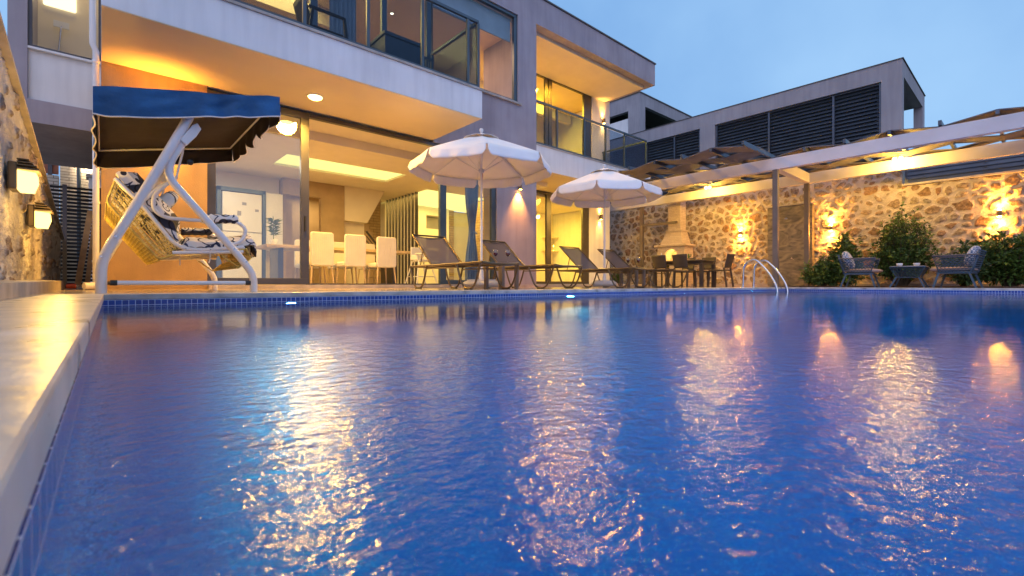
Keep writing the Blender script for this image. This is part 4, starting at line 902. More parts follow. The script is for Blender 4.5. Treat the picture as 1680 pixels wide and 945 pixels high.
# ================================================================== UMBRELLAS
def make_umbrella():
    r = proto('parasol', '', 'parasol', 'white parasols over the loungers')
    g = MB(); g.rbox(-.27, -.27, .02, .27, .27, .13, .07); g.rbox(-.2, -.2, .128, .2, .2, .15, .06); bs = g.build('base', 'plastic_white', r, bevel=.012)
    g = MB(); g.lathe([(.05, .13), (.045, .16), (.032, .30), (.028, .34)], (0, 0, 0), 16); g.build('socket', 'plastic_white', bs)
    g = MB(); g.lathe([(.022, .12), (.022, 1.0)], (0, 0, 0), 14); g.lathe([(.026, .99), (.026, 1.05)], (0, 0, 0), 14); g.lathe([(.019, 1.0), (.019, 2.6)], (0, 0, 0), 14); po = g.build('pole', 'white_metal', r)
    g = MB(); g.lathe([(.02, 2.58), (.014, 2.62), (.030, 2.645), (.036, 2.67), (.028, 2.695), (.0001, 2.705)], (0, 0, 0), 14); g.build('finial', 'plastic_white', r)
    Rr, zr, za, rt = 1.18, 2.10, 2.53, .16
    def pt(a, t):   # straight along ribs, sagging between
        k = (a / (PI / 4)) % 1; sag = math.sin(PI * k)
        ra = rt + (Rr - rt) * t; c = math.cos(PI / 8) / math.cos((k - .5) * PI / 4)
        z = za - (za - zr) * t ** 1.06 - .035 * sag * math.sin(PI * t) - .012 * sag * t
        return (ra * c * math.cos(a), ra * c * math.sin(a), z)
    g = MB(); g.grid(lambda s, t: pt(s * 2 * PI, t), 64, 10); ca = g.build('canopy', 'umb', r, solid=.003)
    for k in range(8):
        def vf(s, t, k=k):
            ss = .015 + s * .97; a = (k + ss) * PI / 4; p = pt(a, 1)
            ed = min(s, 1 - s); h = .165 * (1 - .5 * math.exp(-(ed / .03) ** 2 * .8)) if ed < .12 else .165
            q = 1 + .03 * t + .010 * math.sin(ss * 19 + k) * t
            return (p[0] * q, p[1] * q, p[2] - h * t)
        g = MB(); g.grid(vf, 28, 4); g.build('valance', 'umb', ca, solid=.003)
    g = MB()
    def pv(a, t):
        k = (a / (PI / 4)) % 1; ra = .02 + .30 * t
        c = math.cos(PI / 8) / math.cos((k - .5) * PI / 4); return (ra * c * math.cos(a), ra * c * math.sin(a), 2.615 - .115 * t - .015 * math.sin(PI * k) * (1 - t) + .02 * t * math.sin(PI * k))
    g.grid(lambda s, t: pv(s * 2 * PI, t), 64, 4); g.build('vent_cap', 'umb', r, solid=.003)
    for k in range(8):
        a = k * PI / 4; c, s = math.cos(a) * math.cos(0), math.sin(a)
        g = MB(); R1 = (Rr - .01); g.bar((.05 * c, .05 * s, za - .02), (R1 * c, R1 * s, zr - .012), .014, .010); rb = g.build('rib', 'white_metal', r)
        g = MB(); g.bar((.04 * c, .04 * s, 1.98), (.60 * c, .60 * s, 2.305), .010, .008); g.build('strut', 'white_metal', rb)
    g = MB(); g.lathe([(.045, 1.95), (.045, 2.01)], (0, 0, 0), 12); g.lathe([(.05, 2.48), (.05, 2.53)], (0, 0, 0), 12); g.build('hub', 'plastic_white', r)
    g = MB(); g.tube([(.03, .0, 1.97), (.045, .01, 1.90), (.03, .01, 1.83)], .005, 5); g.build('pull_cord', 'red', r)
    return r
um = make_umbrella()
place(um, (4.80, 6.19, 0), R(11), 'large white parasol nearer the camera, over the first side table')
u2 = copy_tree(um); place(u2, (8.25, 6.25, 0), R(30), 'farther white parasol, partly before the recessed terrace door')
g = MB(); g.bar((-.62, -.78, 2.10), (-.50, -.86, 2.12), .004, .09); g.build('label_patch', 'wood_red', u2, org=(0, 0, 0))
# ================================================================== OUTDOOR DINING SET
dt = thing('dining_table', 'dark rattan style dining table under the pergola before the barbecue', 'table', (12.35, 6.6, 0))
g = MB(); g.rbox(11.95, 5.85, .69, 12.75, 7.35, .725, .01); g.box(12.0, 5.9, .62, 12.7, 7.3, .69); g.build('table_top', 'rattan', dt)
for x in (12.0, 12.7):
    for y in (5.9, 7.3): g = MB(); g.box(x - .045, y - .045, 0, x + .045, y + .045, .62); g.build('leg', 'rattan', dt, bevel=.008)
def make_rattan_chair():
    r = proto('dining_chair', '', 'chair', 'dark rattan chairs around the outdoor table')   # faces +y
    g = MB(); g.rbox(-.22, -.21, .42, .22, .22, .455, .03); g.build('seat', 'rattan', r)
    g = MB()
    def bf(s, t):
        w = .185 + .03 * t; x = (s - .5) * 2 * w; return (x, -.21 - .09 * t - .03 * (1 - (2 * s - 1) ** 2), .50 + .36 * t)
    g.grid(bf, 10, 8); g.build('backrest', 'rattan', r, solid=.022)
    for x in (-.19, .19):
        g = MB(); g.bar((x * 1.05, -.27, 0), (x, -.20, .5), .036, .04, up=(0, 1, 0)); g.build('leg', 'rattan', r)
        g = MB(); g.bar((x * 1.05, .21, 0), (x, .19, .43), .034, .034, up=(0, 1, 0)); g.build('leg', 'rattan', r)
    return r
rc = make_rattan_chair()
CH = [(11.72, 6.83, -90, 'left of the two dark chairs with backs to the pool'), (11.72, 6.22, -90, 'right of the two dark chairs with backs to the pool'), (12.3, 5.55, 0, 'dark chair at the near right end of the outdoor table'),
      (13.1, 6.36, 90, 'dark chair on the wall side of the outdoor table, towards the right end'), (13.1, 6.98, 90, 'dark chair on the wall side of the outdoor table, hidden behind the front chairs'), (12.3, 7.75, 180, 'dark chair at the far left end of the outdoor table')]
for i, (x, y, a, l) in enumerate(CH):
    o = rc if i == 0 else copy_tree(rc); place(o, (x, y, 0), R(a), l)
t = thing('cactus_pot', 'small green cactus on the barbecue ledge side', 'plant', (13.95, 7.50, .0))
ct = thing('bottle', 'white bottle standing on the outdoor table', 'bottle', (12.2, 7.2, .727))
g = MB(); g.lathe([(.03, .727), (.032, .74), (.032, .86), (.012, .90), (.012, .95)], (12.2, 7.2, 0), 14); g.build('body', 'plastic_white', ct); g = MB(); g.lathe([(.015, .951), (.015, .975)], (12.2, 7.2, 0), 12); g.build('cap', 'plastic_white', ct)
bpy.data.objects.remove(t)
t = thing('cactus', 'small green cactus in a pot on the outdoor table before the barbecue', 'plant', (12.55, 6.55, .727))
g = MB(); g.lathe([(.03, .727), (.042, .80), (.038, .80)], (12.55, 6.55, 0), 14); g.build('pot', 'wood', t)
g = MB(); g.lathe([(.022, .79), (.03, .85), (.028, .92), (.0001, .95)], (12.55, 6.55, 0), 10); g.tube([(12.55, 6.52, .85), (12.55, 6.48, .87), (12.55, 6.48, .93)], .012, 6); g.build('stem', 'leaf2', t)
# ================================================================== ROPE LOUNGE SET
def lattice(g, A, Bq, C, D, nu, nv, r):
    A, Bq, C, D = map(Vector, (A, Bq, C, D))       # A-B bottom, D-C top
    P = lambda s, t: (A * (1 - s) + Bq * s) * (1 - t) + (D * (1 - s) + C * s) * t
    for j in range(nv + 1):
        pts = []
        for i in range(nu * 2 + 1):
            s = i / (nu * 2); off = (.26 if (i // 1) % 2 == (j % 2) else -.26) / nv; pts.append(P(s, min(1, max(0, j / nv + off))))
        g.tube(pts, r, 4, cap=False)
def make_rope_chair():
    r = proto('rope_armchair', '', 'armchair', 'blue grey rope armchairs')   # faces -y
    for x in (-.34, .34):
        g = MB(); bt = [(x * .9, -.22, .30), (x * .9, .22, .30)]; tp = [(x, -.30, .60), (x, .33, .62)]
        g.tube([bt[0], tp[0], tp[1], bt[1]], .015, 6, closed=True); af = g.build('arm_frame', 'rope', r)
        g = MB(); lattice(g, bt[0], bt[1], tp[1], tp[0], 9, 9, .008); g.build('rope_weave', 'rope', af)
        g = MB(); g.box(x - .03, -.31, .61, x + .03, .34, .632); g.build('armrest', 'post', r, bevel=.006)
    g = MB(); g.tube([(-.30, .24, .30), (-.34, .34, .70), (.34, .34, .70), (.30, .24, .30)], .015, 6, closed=True); bf = g.build('back_frame', 'rope', r)
    g = MB(); lattice(g, (-.30, .24, .30), (.30, .24, .30), (.34, .34, .70), (-.34, .34, .70), 9, 10, .008); g.build('rope_weave', 'rope', bf)
    g = MB(); g.box(-.31, -.26, .275, .31, .24, .305); g.build('seat_frame', 'rope', r)
    for sx in (-1, 1):
        for y0, y1 in ((-.22, -.30), (.20, .30)): g = MB(); g.bar((sx * .30, y0, .29), (sx * .33, y1, 0), .03, .03, up=(0, 1, 0)); g.build('leg', 'rope', r)
    g = MB(); g.pillow((0, -.06, .355), .29, .33, .055); g.build('seat_cushion', 'cushion_pink', r)
    rot = Matrix.Rotation(R(-20), 3, 'X')
    g = MB(); g.pillow((-.02, .20, .60), .24, .075, .21, rot); g.build('back_cushion', 'check', r)
    return r
ra = make_rope_chair()
place(ra, (12.36, 2.52, 0), R(4), 'rope armchair on the left of the rope table, cushion leaning towards the tall post')
ra2 = copy_tree(ra); place(ra2, (12.36, .98, 0), R(176), 'rope armchair on the right of the rope table, with its tall checked cushion')
rt_ = thing('rope_table', 'low blue grey rope coffee table between the two rope armchairs', 'coffee table', (12.36, 1.70, 0))
def rp(x, y, z): return (12.36 + x, 1.70 + y, z)
g = MB(); g.rbox(12.36 - .27, 1.70 - .27, .425, 12.36 + .27, 1.70 + .27, .44, .02); g.build('table_top', 'tvgrey', rt_)
fr = MB()
for s1 in (-1, 1):
    for ax in (0, 1):
        q = lambda a, h, z: rp(*( (s1 * h, a, z) if ax == 0 else (a, s1 * h, z)))
        fr.tube([q(-.17, .17, .21), q(-.27, .27, .42), q(.27, .27, .42), q(.17, .17, .21)], .012, 6, closed=True)
f_ = fr.build('frame', 'rope', rt_)
for s1 in (-1, 1):
    for ax in (0, 1):
        q = lambda a, h, z: rp(*( (s1 * h, a, z) if ax == 0 else (a, s1 * h, z)))
        g = MB(); lattice(g, q(-.17, .17, .21), q(.17, .17, .21), q(.27, .27, .42), q(-.27, .27, .42), 8, 7, .005); g.build('rope_weave', 'rope', f_)
for sx in (-1, 1):
    for sy in (-1, 1): g = MB(); g.bar(rp(sx * .17, sy * .17, .215), rp(sx * .27, sy * .27, 0), .026, .026, up=(0, 1, 0)); g.build('leg', 'rope', rt_)
for i, (x, y, l) in enumerate(((12.28, 1.84, 'small white candle bowl on the left of the rope table'), (12.34, 1.58, 'small white candle bowl on the right of the rope table'))):
    t = thing('candle_bowl', l, 'bowl', (x, y, .441)); g = MB(); g.lathe([(.03, .441), (.05, .46), (.056, .50), (.05, .50), (.04, .47)], (x, y, 0), 16); g.build('bowl', 'plastic_white', t)
    g = MB(); g.lathe([(.028, .468), (.028, .49), (.0001, .492)], (x, y, 0), 12); g.build('candle', 'piping', t)
# ================================================================== SHRUBS
def leafmesh(g, pos, d, ln, wd, nrm):
    d = d.normalized(); s = d.cross(nrm)
    if s.length < 1e-4: s = d.orthogonal()
    s = s.normalized() * wd; u = s.cross(d).normalized() * ln * .10
    g.add([pos, pos + d * ln * .42 + s + u, pos + d * ln - u * 1.2, pos + d * ln * .42 - s + u, pos + d * ln * .5 - u * .3], [(0, 4, 1), (1, 4, 2), (2, 4, 3), (3, 4, 0)])
def shrub(name, label, base, H, W_, nb, per, ln, wd, m, seed, shape='round', droop=.0, D_=None):
    rr = random.Random(seed); D_ = D_ or W_; t = thing(name, label, 'shrub', base)
    g = MB(); sg = MB()
    for i in range(nb):
        a = rr.uniform(0, 2 * PI); k = math.sqrt(rr.uniform(.02, 1)); hz = rr.uniform(.18, 1) * (1.16 if rr.random() < .1 else 1)
        if shape == 'round': w = math.sin(PI * min(1, .12 + hz * .80)) ** .6
        elif shape == 'cone': w = (1 - hz) ** .6 * 1.1 + .12
        else: w = .6 + .5 * hz
        tip = Vector((math.cos(a) * k * D_ / 2 * w, math.sin(a) * k * W_ / 2 * w, hz * H * (1 - .12 * rr.random())))
        st_ = Vector((tip.x * .15, tip.y * .15, .02)); mid = (st_ + tip) / 2 + Vector((rr.uniform(-.05, .05), rr.uniform(-.05, .05), .08 * H))
        path = [st_ * (1 - q) ** 2 + mid * 2 * q * (1 - q) + tip * q * q for q in [j / 8 for j in range(9)]]
        sg.tube([Vector(base) + p for p in path], [.009 - .0008 * j for j in range(9)], 4, cap=False)
        dirn = (tip - mid).normalized()
        for j in range(per):
            q = rr.uniform(.45, 1.0) if j else 1.0; p = st_ * (1 - q) ** 2 + mid * 2 * q * (1 - q) + tip * q * q
            dv = Vector((rr.gauss(0, 1), rr.gauss(0, 1), rr.gauss(.1, .8))).normalized()
            d = dirn * .45 + dv * .9 + Vector((0, 0, -droop)); L_ = ln * rr.uniform(.6, 1.25)
            leafmesh(g, Vector(base) + p + dv * rr.uniform(0, ln * .5), d, L_, wd * rr.uniform(.7, 1.2), Vector((rr.gauss(0, .6), rr.gauss(0, .6), 1)))
    g.build('foliage', m, t); sg.build('stems', 'stem', t); return t
shrub('shrub', 'tallest bushy shrub with upright pointed sprays behind the rope table', (13.75, 2.02, 0), 1.72, 1.3, 260, 34, .085, .021, 'leaf', 1, 'round', D_=1.0)
shrub('shrub', 'broad leaved shrub with drooping leaves behind the left rope armchair', (13.7, 3.05, 0), 1.32, .75, 70, 26, .14, .028, 'leaf2', 2, 'round', .25, D_=.8)
shrub('shrub', 'low drooping shrub at the foot of the shower slab', (13.6, 3.55, 0), .72, .9, 60, 24, .13, .026, 'leaf2', 3, 'round', .3, D_=.8)
shrub('shrub', 'spreading shrub with feathery leaves right of the second armchair', (13.6, .30, 0), 1.12, 1.3, 110, 28, .14, .026, 'leaf', 4, 'wide', .1, D_=.9)
shrub('shrub', 'low dark shrub behind the second armchair', (13.3, .95, 0), .85, .8, 60, 26, .12, .024, 'leaf3', 5, 'wide', .1, D_=.7)
shrub('shrub', 'dark leafy shrub at the right edge of the photo', (13.2, -.55, 0), .95, 1.2, 90, 26, .13, .026, 'leaf3', 6, 'wide', .1, D_=.9)
shrub('shrub', 'small young shrub between the end pillar and the stone wall', (13.75, 9.9, 0), .75, .5, 24, 22, .13, .026, 'leaf2', 7, 'wide', .1)
struct(B('planting_bed', 'soil', None, (12.9, -2.5, .001, 14.39, 3.85, .03)))
# ================================================================== GARDEN SWING
sw = thing('garden_swing', 'white tube garden swing with blue canopy and printed cushions beside the pool', 'garden swing', (.57, 6.1, 0))
def leg_path(v, kind):
    if kind == 'rear': return fillet([(0, v, 0), (0, v, .27), (.30, v, .92), (.60, v, 1.60)], .12, 8)
    return fillet([(1.134, v, 0), (1.134, v, .16), (1.02, v, .33), (.45, v, 1.03), (.46, v, 1.17), (.60, v, 1.46)], .13, 8)
for v in (5.1, 7.2):
    for kd in ('rear', 'front'):
        g = MB(); dv = 0 if kd == 'rear' else .0; g.tube(leg_path(v + (.0 if kd == 'rear' else .045), kd), .038 if kd == 'rear' else .034, 14); lg = g.build('leg', 'white_metal', sw)
        pts = [(0, .30), (.09, .47)] if kd == 'rear' else [(1.05, .29), (.95, .41)]
        g = MB()
        for x, z in pts: g.lathe([(.009, -.05), (.009, -.043), (.0001, -.054)], (x, v, z), 8, 'y')
        g.build('bolt', 'steel', lg)
    g = MB(); g.tube([(.10, v - .045, .085), (1.04, v - .045, .085)], .020, 12); cbx = g.build('crossbar', 'white_metal', sw)
    for xa, xb in ((.055, .10), (1.04, 1.085)):
        g = MB(); g.tube([(xa, v - .045, .085), (xb, v - .045, .085)], .023, 12); g.build('end_cap', 'black', cbx)
    g = MB(); g.prism([(.53, 1.37), (.62, 1.52), (.66, 1.55), (.69, 1.50), (.655, 1.43), (.58, 1.33)], 'y', v - .02, v + .03); g.build('bracket', 'white_metal', sw, bevel=.006)
g = MB(); g.tube([(.60, 5.1, 1.58), (.60, 7.2, 1.58)], .032, 12); g.build('top_bar', 'white_metal', sw)
g = MB(); g.lathe([(.0001, -.02), (.022, -.016), (.026, 0), (.022, .016), (.0001, .02)], (.60, 5.04, 1.17), 12, 'y'); g.build('knob', 'black', sw)
# canopy: blue outside, dark lining, scalloped front and rear edges
cx0, cx1, cy0, cy1 = -.05, 1.33, 4.98, 7.22
zt = lambda u: 1.65 + (u + .05) * .205
def wr(x, y): return .022 * noise.noise((x * 2.6, y * 1.3, 3)) + .008 * noise.noise((x * 7, y * 5, 1))
def topf(o, inner=0):
    def f(s, t):
        u = cx0 + o + (cx1 - cx0 - 2 * o) * s; v = cy0 + o + (cy1 - cy0 - 2 * o) * t
        return (u, v, zt(u) - inner + wr(u, v) - .02 * math.sin(PI * s) * math.sin(PI * t))
    return f
def val(side, o, inner, scal):
    def f(s, t):
        if side in ('n', 'f'):
            u = cx0 + o + (cx1 - cx0 - 2 * o) * s; v = (cy0 + o) if side == 'n' else (cy1 - o); h = .245 - .05 * s
            h = h - .03 * math.exp(-(s / .06) ** 2); z = zt(u) - inner - (h - inner) * t
            k = .018 * math.sin(s * 23 + 2 * math.sin(s * 9)) * t + .035 * noise.noise((s * 7 + t * 2, t * 2.2, 5 if side == 'n' else 8)) * math.sin(PI * min(1, t * 1.2))
            return (u, v + (k if side == 'n' else k), z + wr(u, v) * (1 - t))
        v = cy0 + o + (cy1 - cy0 - 2 * o) * s; u = (cx1 - o) if side == 'r' else (cx0 + o)
        h = (.15 + .095 * abs(math.sin(PI * s * 5)) ** .6) if side == 'r' else .235 + .012 * math.sin(s * 17)
        k = .02 * math.sin(s * 40) * t if side == 'r' else .012 * math.sin(s * 21) * t
        return (u + k, v, zt(u) - inner - (h - inner) * t)
    return f
g = MB(); g.grid(topf(0), 30, 30)
for sd_ in ('n', 'f', 'r', 'l'): g.grid(val(sd_, 0, 0, 0), 70, 8)
cano = g.build('canopy', 'canvas_blue', sw)
g = MB(); g.grid(topf(.012, .008), 30, 30)
for sd_ in ('n', 'f', 'r', 'l'): g.grid(val(sd_, .006, .008, 0), 70, 8)
g.build('lining', 'canvas_dark', cano)
for sd_ in ('n', 'f', 'r', 'l'):
    g = MB(); f_ = val(sd_, 0, 0, 0); g.tube([f_(i / 90, 1) for i in range(91)], .006, 6); g.build('piping', 'piping', cano)
g = MB()
g.tube([(cx0 + .03, 5.02, zt(cx0) - .03), (cx0 + .03, 7.18, zt(cx0) - .03), (cx1 - .03, 7.18, zt(cx1) - .03), (cx1 - .03, 5.02, zt(cx1) - .03)], .011, 8, closed=True)
g.build('canopy_frame', 'white_metal', sw)
# hanging seat
seat_back = [(.096, 1.00), (.281, .79), (.50, .47), (.60, .41), (.75, .405), (1.09, .455)]
arm = [(.53, 1.08), (.43, .98), (.355, .88), (.36, .75), (.45, .69), (.70, .69), (1.04, .705), (1.115, .64), (1.08, .51), (.95, .455)]
link = [(.26, .82), (.32, .86), (.36, .93), (.47, 1.03)]
N0, N1 = 5.38, 6.86
for v in (N0, N1):
    g = MB(); g.tube(fillet([(u, v, z) for u, z in seat_back], .07, 6), .019, 10); sf = g.build('seat_frame', 'white_metal', sw)
    g = MB(); g.tube(fillet([(u, v - .01 if v < 6 else v + .01, z) for u, z in arm], .07, 6), .018, 10); g.build('arm_tube', 'white_metal', sw)
    g = MB(); g.tube(fillet([(u, v, z) for u, z in link], .05, 5), .015, 8); g.build('link_tube', 'white_metal', sf)
    g = MB(); g.tube([(.53, v, 1.08), (.58, v, 1.33), (.60, v, 1.57)], .010, 8); g.build('hanger', 'white_metal', sw)
    g = MB()
    def roll(s, t, v=v): 
        a = s * 2 * PI; rr_ = .046 * (1 + .06 * math.sin(t * 30)) * (.75 + .25 * min(1, min(t, 1 - t) / .06)); return (.72 + t * .32, v + rr_ * math.cos(a), .712 + rr_ * math.sin(a) + .02 * t)
    g.grid(roll, 20, 24); g.build('armrest_pad', 'print', sw)
    g = MB()
    for x, z in ((.60, .41), (.80, .413)): g.lathe([(.007, -.028), (.0001, -.032)], (x, v, z), 8, 'y')
    g.build('bolt', 'steel', sf)
g = MB()
for x, z in ((.096, 1.0), (.60, .40), (1.09, .45)): g.tube([(x, N0, z), (x, N1, z)], .016, 8)
g.build('cross_tube', 'white_metal', sw)
for v in (N0, N1): g = MB(); g.tube([(.5, v, .37), (1.09, v, .405)], .018, 8); g.build('lower_rail', 'white_metal', sw)
# wicker shell behind the backrest and under the seat front
A_, B_, C_, D_ = (.096, 1.00), (.035, .79), (.40, .30), (.58, .385)
rim = MB()
for v in (N0, N1):
    rim.tube(fillet([(A_[0], v, A_[1]), (B_[0], v, B_[1]), (C_[0], v, C_[1]), (D_[0], v, D_[1])], .04, 4), .010, 6)
for q in (B_, C_): rim.tube([(q[0], N0, q[1]), (q[0], N1, q[1])], .008, 6)
wk = rim.build('wicker_shell', 'wicker', sw)
wv = MB()
def L2(p, q, t): return (p[0] + (q[0] - p[0]) * t, p[1] + (q[1] - p[1]) * t)
for i in range(1, 19):      # back face
    p = L2(B_, C_, i / 19); wv.tube([(p[0], N0, p[1]), (p[0], N1, p[1])], .0045, 4, cap=False)
for i in range(1, 34):
    v = N0 + (N1 - N0) * i / 34; wv.tube([(B_[0], v, B_[1]), (C_[0], v, C_[1])], .0038, 4, cap=False)
for v in (N0, N1):
    for i in range(1, 17): p = L2(B_, C_, i / 17); q = L2(A_, D_, i / 17); wv.tube([(p[0], v, p[1]), (q[0], v, q[1])], .0042, 4, cap=False)
    for i in range(1, 6): p = L2(B_, A_, i / 6); q = L2(C_, D_, i / 6); wv.tube([(p[0], v, p[1]), (q[0], v, q[1])], .0042, 4, cap=False)
wv.build('wicker_weave', 'wicker', wk)
ap = MB()
for i in range(40): v = N0 + (N1 - N0) * i / 39; ap.tube([(1.12, v, .44), (1.16, v, .34), (1.05, v, .24)], .004, 4, cap=False)
for z, x in ((.44, 1.12), (.39, 1.14), (.34, 1.16), (.29, 1.105), (.24, 1.05)): ap.tube([(x, N0, z), (x, N1, z)], .006, 5)
for v in (N0, N1): ap.tube([(1.0, v, .40), (1.12, v, .44), (1.16, v, .34), (1.05, v, .24), (.9, v, .36)], .008, 5)
ap.build('wicker_apron', 'wicker', sw)
def slab(path, thick, v0, v1, nq=12, puff=.03, seed=0):
    P_ = [Vector((u, 0, z)) for u, z in path]; n = len(P_); g = MB()
    def f(s, t):
        # s around the section, t along v
        k = s * 2 * (n - 1); i = min(int(k), 2 * (n - 1) - 1) if k < 2 * (n - 1) else 2 * (n - 1) - 1; fr_ = k - i
        def pt(j):
            up = j <= n - 1; jj = j if up else 2 * (n - 1) - j
            a = P_[max(jj - 1, 0)]; c = P_[min(jj + 1, n - 1)]; d = (c - a).normalized(); nn = Vector((-d.z, 0, d.x))
            e_ = 0 if jj in (0, n - 1) else 1
            q = math.sin(PI * t); pf = (.55 + .45 * min(1, q * 4)) + puff * math.sin(t * PI * 6) ** 2
            return P_[jj] + nn * (thick * pf * e_ if up else 0)
        a, c = pt(i), pt(i + 1); p = a * (1 - fr_) + c * fr_
        p = Vector((p.x, v0 + (v1 - v0) * t, p.z)); p += Vector((1, 1, 1)) * .008 * noise.noise(p * 6 + Vector((seed, 0, 0))); return p
    g.grid(f, (n - 1) * 2 * 3, nq * 3)
    for t in (0, 1):
        ring = [f(i / ((n - 1) * 6), t) for i in range((n - 1) * 6)]; g.add(ring, [tuple(range(len(ring)))[::(1 if t else -1)]])
    return g
slab([(.56, .445), (.45, .60), (.30, .80), (.15, .98), (.10, 1.06), (.12, 1.08)], -.15, N0 + .01, N1 - .01, puff=.05).build('back_cushion', 'print', sw)
slab([(.56, .43), (.62, .425), (.80, .43), (1.00, .455), (1.18, .485), (1.22, .47)], .105, N0 + .02, N1 - .02, puff=.06, seed=4).build('seat_cushion', 'print', sw)
slab([(1.20, .50), (1.225, .42), (1.22, .36)], -.035, N0 + .04, N1 - .04, seed=7).build('cushion_flap', 'print', sw)
g = MB(); g.pillow((.46, N0 + .42, .86), .07, .26, .17, Matrix.Rotation(R(38), 3, 'Y')); g.build('pillow', 'print', sw)
g = MB(); g.tube([(.80, N0 - .01, .39), (.80, N0 - .02, .33), (.79, N0 - .01, .28)], .006, 5); g.tube([(.58, N0 + .2, .38), (.58, N0 + .2, .26)], .006, 5); g.build('tie_ribbon', 'piping', sw)

# ================================================================== THINGS INDOORS
tb = thing('indoor_table', 'long pale wooden dining table inside behind the open glass door', 'table', (3.95, 10.35, .08))
g = MB(); g.rbox(2.40, 9.92, .80, 5.55, 10.80, .86, .01); g.build('table_top', 'wood_pale', tb)
for x in (2.7, 5.2): g = MB(); g.box(x - .05, 10.05, .08, x + .05, 10.67, .80); g.build('leg', 'frame', tb)
def make_leather_chair():
    r = proto('upholstered_chair', '', 'chair', 'cream high backed chairs at the indoor table')   # faces +y
    g = MB()
    def bf(s, t):
        x = (s - .5) * .46; cr = .05 * (1 if t < .9 else 1); return (x, -.20 - .07 * t, .40 + .62 * t)
    pr = [(-.21, .36), (.21, .36), (.23, .42), (.225, .95)] + [(.175 + .05 * math.cos(a), .97 + .05 * math.sin(a)) for a in (0, .5, 1.0, 1.57)] + [(-.175 + .05 * math.cos(a), .97 + .05 * math.sin(a)) for a in (1.57, 2.1, 2.6, 3.14)] + [(-.225, .95), (-.23, .42)]
    g.prism(pr, 'y', -.27, -.20)
    bk = g.build('backrest', 'leather', r, bevel=.02)
    g = MB()
    for i in range(11): g.box(-.20 + i * .04 - .003, -.276, .42, -.20 + i * .04 + .003, -.268, .98)
    g.build('stitching', 'piping', bk)
    g = MB(); g.rbox(-.23, -.2, .36, .23, .24, .46, .03); g.build('seat', 'leather', r, bevel=.01)
    for sx in (-1, 1):
        for y in (-.22, .19): g = MB(); g.tube([(sx * .19, y, .37), (sx * .22, y * 1.12, 0)], [.020, .013], 8); g.build('leg', 'wood_pale', r)
    return r
lc = make_leather_chair()
LCN = [(3.27, 9.58, 0, 'nearest cream chair, backing onto the sliding door frame'), (3.95, 9.60, 0, 'middle one of the three cream chairs with backs to the pool'), (4.66, 9.62, 0, 'cream chair next to the white high chair'),
       (3.55, 11.05, 180, 'cream chair on the far side of the indoor table, left one'), (4.3, 11.05, 180, 'cream chair on the far side of the indoor table, middle one'), (5.05, 11.05, 180, 'cream chair on the far side of the indoor table, right one')]
for i, (x, y, a, l) in enumerate(LCN):
    o = lc if i == 0 else copy_tree(lc); place(o, (x, y, .08), R(a), l)
hc = thing('high_chair', 'white plastic baby high chair at the end of the indoor table', 'high chair', (5.65, 9.6, .08))
for sx in (-1, 1):
    for sy in (-1, 1): g = MB(); g.tube([(5.65 + sx * .15, 9.6 + sy * .14, .62), (5.65 + sx * .27, 9.6 + sy * .27, .08)], .016, 8); g.build('leg', 'plastic_white', hc)
g = MB(); g.rbox(5.47, 9.45, .60, 5.83, 9.78, .64, .04); g.rbox(5.47, 9.76, .64, 5.83, 9.80, .95, .02); g.rbox(5.46, 9.46, .64, 5.49, 9.78, .76, .01); g.rbox(5.81, 9.46, .64, 5.84, 9.78, .76, .01); g.build('seat_shell', 'plastic_white', hc, bevel=.01)
g = MB(); g.rbox(5.43, 9.28, .765, 5.87, 9.55, .79, .04); g.build('tray', 'plastic_white', hc)
g = MB(); g.tube([(5.44, 9.39, .25), (5.86, 9.39, .25), (5.86, 9.81, .25), (5.44, 9.81, .25)], .010, 6, closed=True); g.build('footrest', 'plastic_white', hc)
fg = thing('refrigerator', 'white refrigerator with papers and magnets on its door', 'refrigerator', (2.5, 12.55, .08))
B('body', 'cabinet', fg, (2.08, 12.40, .10, 2.90, 12.78, 2.22)); B('door', 'cabinet', fg, (2.085, 12.355, 1.31, 2.895, 12.398, 2.215), bevel=.005); B('door', 'cabinet', fg, (2.085, 12.355, .11, 2.895, 12.398, 1.285), bevel=.005)
for x, z, w_, h_ in ((2.48, 1.93, .09, .07), (2.75, 1.80, .08, .06), (2.38, 1.68, .08, .11)): B('paper', 'tvgrey', fg, (x, 12.351, z, x + w_, 12.354, z + h_))
pl = thing('potted_plant', 'spiky potted plant on the left end of the indoor table', 'plant', (2.62, 10.25, .86))
g = MB(); g.lathe([(.05, .861), (.075, .98), (.068, .98), (.04, .9)], (2.62, 10.25, 0), 16); g.build('pot', 'plastic_white', pl)
g = MB(); rr = random.Random(3)
g.tube([(2.62, 10.25, .92), (2.62, 10.25, 1.35)], .008, 5)
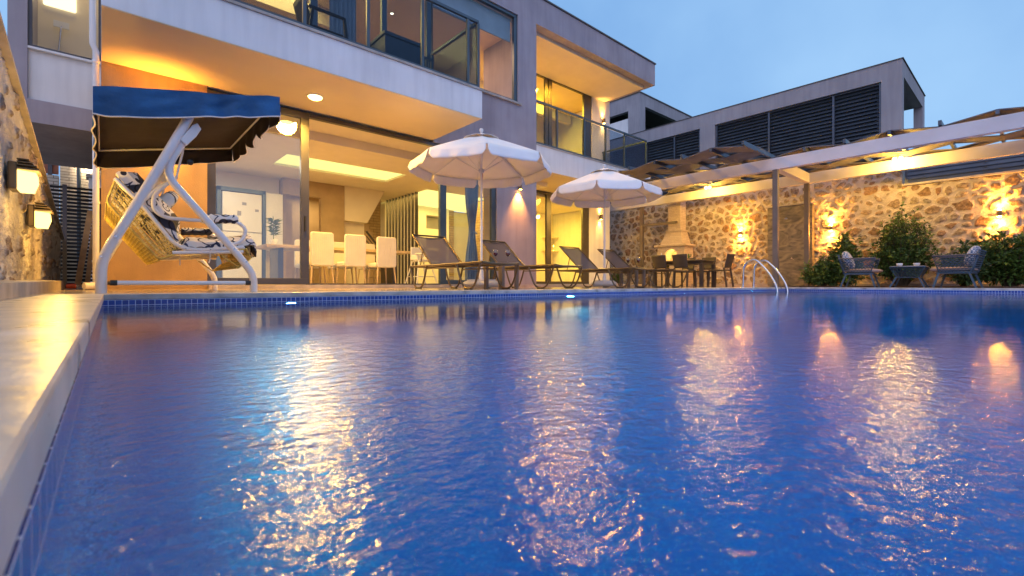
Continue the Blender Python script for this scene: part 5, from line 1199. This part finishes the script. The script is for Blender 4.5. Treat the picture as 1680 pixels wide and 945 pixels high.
for i in range(90):
    z = rr.uniform(1.05, 1.38); a = rr.uniform(0, 6.28); d = Vector((math.cos(a), math.sin(a), rr.uniform(-.1, .9)))
    leafmesh(g, Vector((2.62, 10.25, z)), d, rr.uniform(.12, .2), .008, Vector((0, 0, 1)))
g.build('leaves', 'leaf2', pl)
# ================================================================== ON THE BALCONY
ac = thing('plastic_armchair', 'dark plastic armchair on the balcony behind the glass railing', 'armchair', (2.55, 7.25, 3.453))
def apt(x, y, z): return (2.55 + x, 7.25 + y, 3.453 + z)
g = MB(); g.rbox(2.30, 7.0, 3.853, 2.80, 7.48, 3.883, .04); g.build('seat', 'black', ac)
g = MB(); g.grid(lambda s, t: apt(-.24 - .12 * t, -.23 + s * .46, .42 + .46 * t), 8, 6); g.build('backrest', 'black', ac, solid=.02)
for sy in (-1, 1):
    y = sy * .27
    g = MB(); g.bar(apt(-.30, y, .66), apt(.22, y, .66), .05, .025); g.bar(apt(.22, y, .665), apt(.30, y, 0), .035, .05, up=(0, 1, 0)); g.build('arm', 'black', ac)
    g = MB(); g.bar(apt(-.24, y, .66), apt(-.33, y, 0), .035, .05, up=(0, 1, 0)); g.build('leg', 'black', ac)
bx_ = thing('storage_chest', 'dark chest with a lid on the balcony behind the railing', 'chest', (3.85, 7.4, 3.453))
B('body', 'frame_blue', bx_, (3.5, 7.1, 3.455, 4.2, 7.8, 4.2), bevel=.008); B('lid', 'frame_blue', bx_, (3.48, 7.08, 4.202, 4.22, 7.82, 4.26), bevel=.008)
sc_ = thing('slatted_chair', 'dark slatted chair beside the chest on the balcony', 'chair', (4.5, 7.4, 3.453))
for x in (4.3, 4.72):
    for y, h in ((7.2, .45), (7.62, .9)): B('leg', 'frame_blue', sc_, (x - .02, y - .02, 3.453, x + .02, y + .02, 3.453 + h))
B('seat', 'frame_blue', sc_, (4.28, 7.18, 3.90, 4.74, 7.64, 3.93))
g = MB()
for i in range(8): g.box(4.33 + i * .052, 7.61, 3.96, 4.355 + i * .052, 7.63, 4.32)
g.box(4.28, 7.60, 4.32, 4.74, 7.64, 4.36); g.build('backrest', 'frame_blue', sc_)
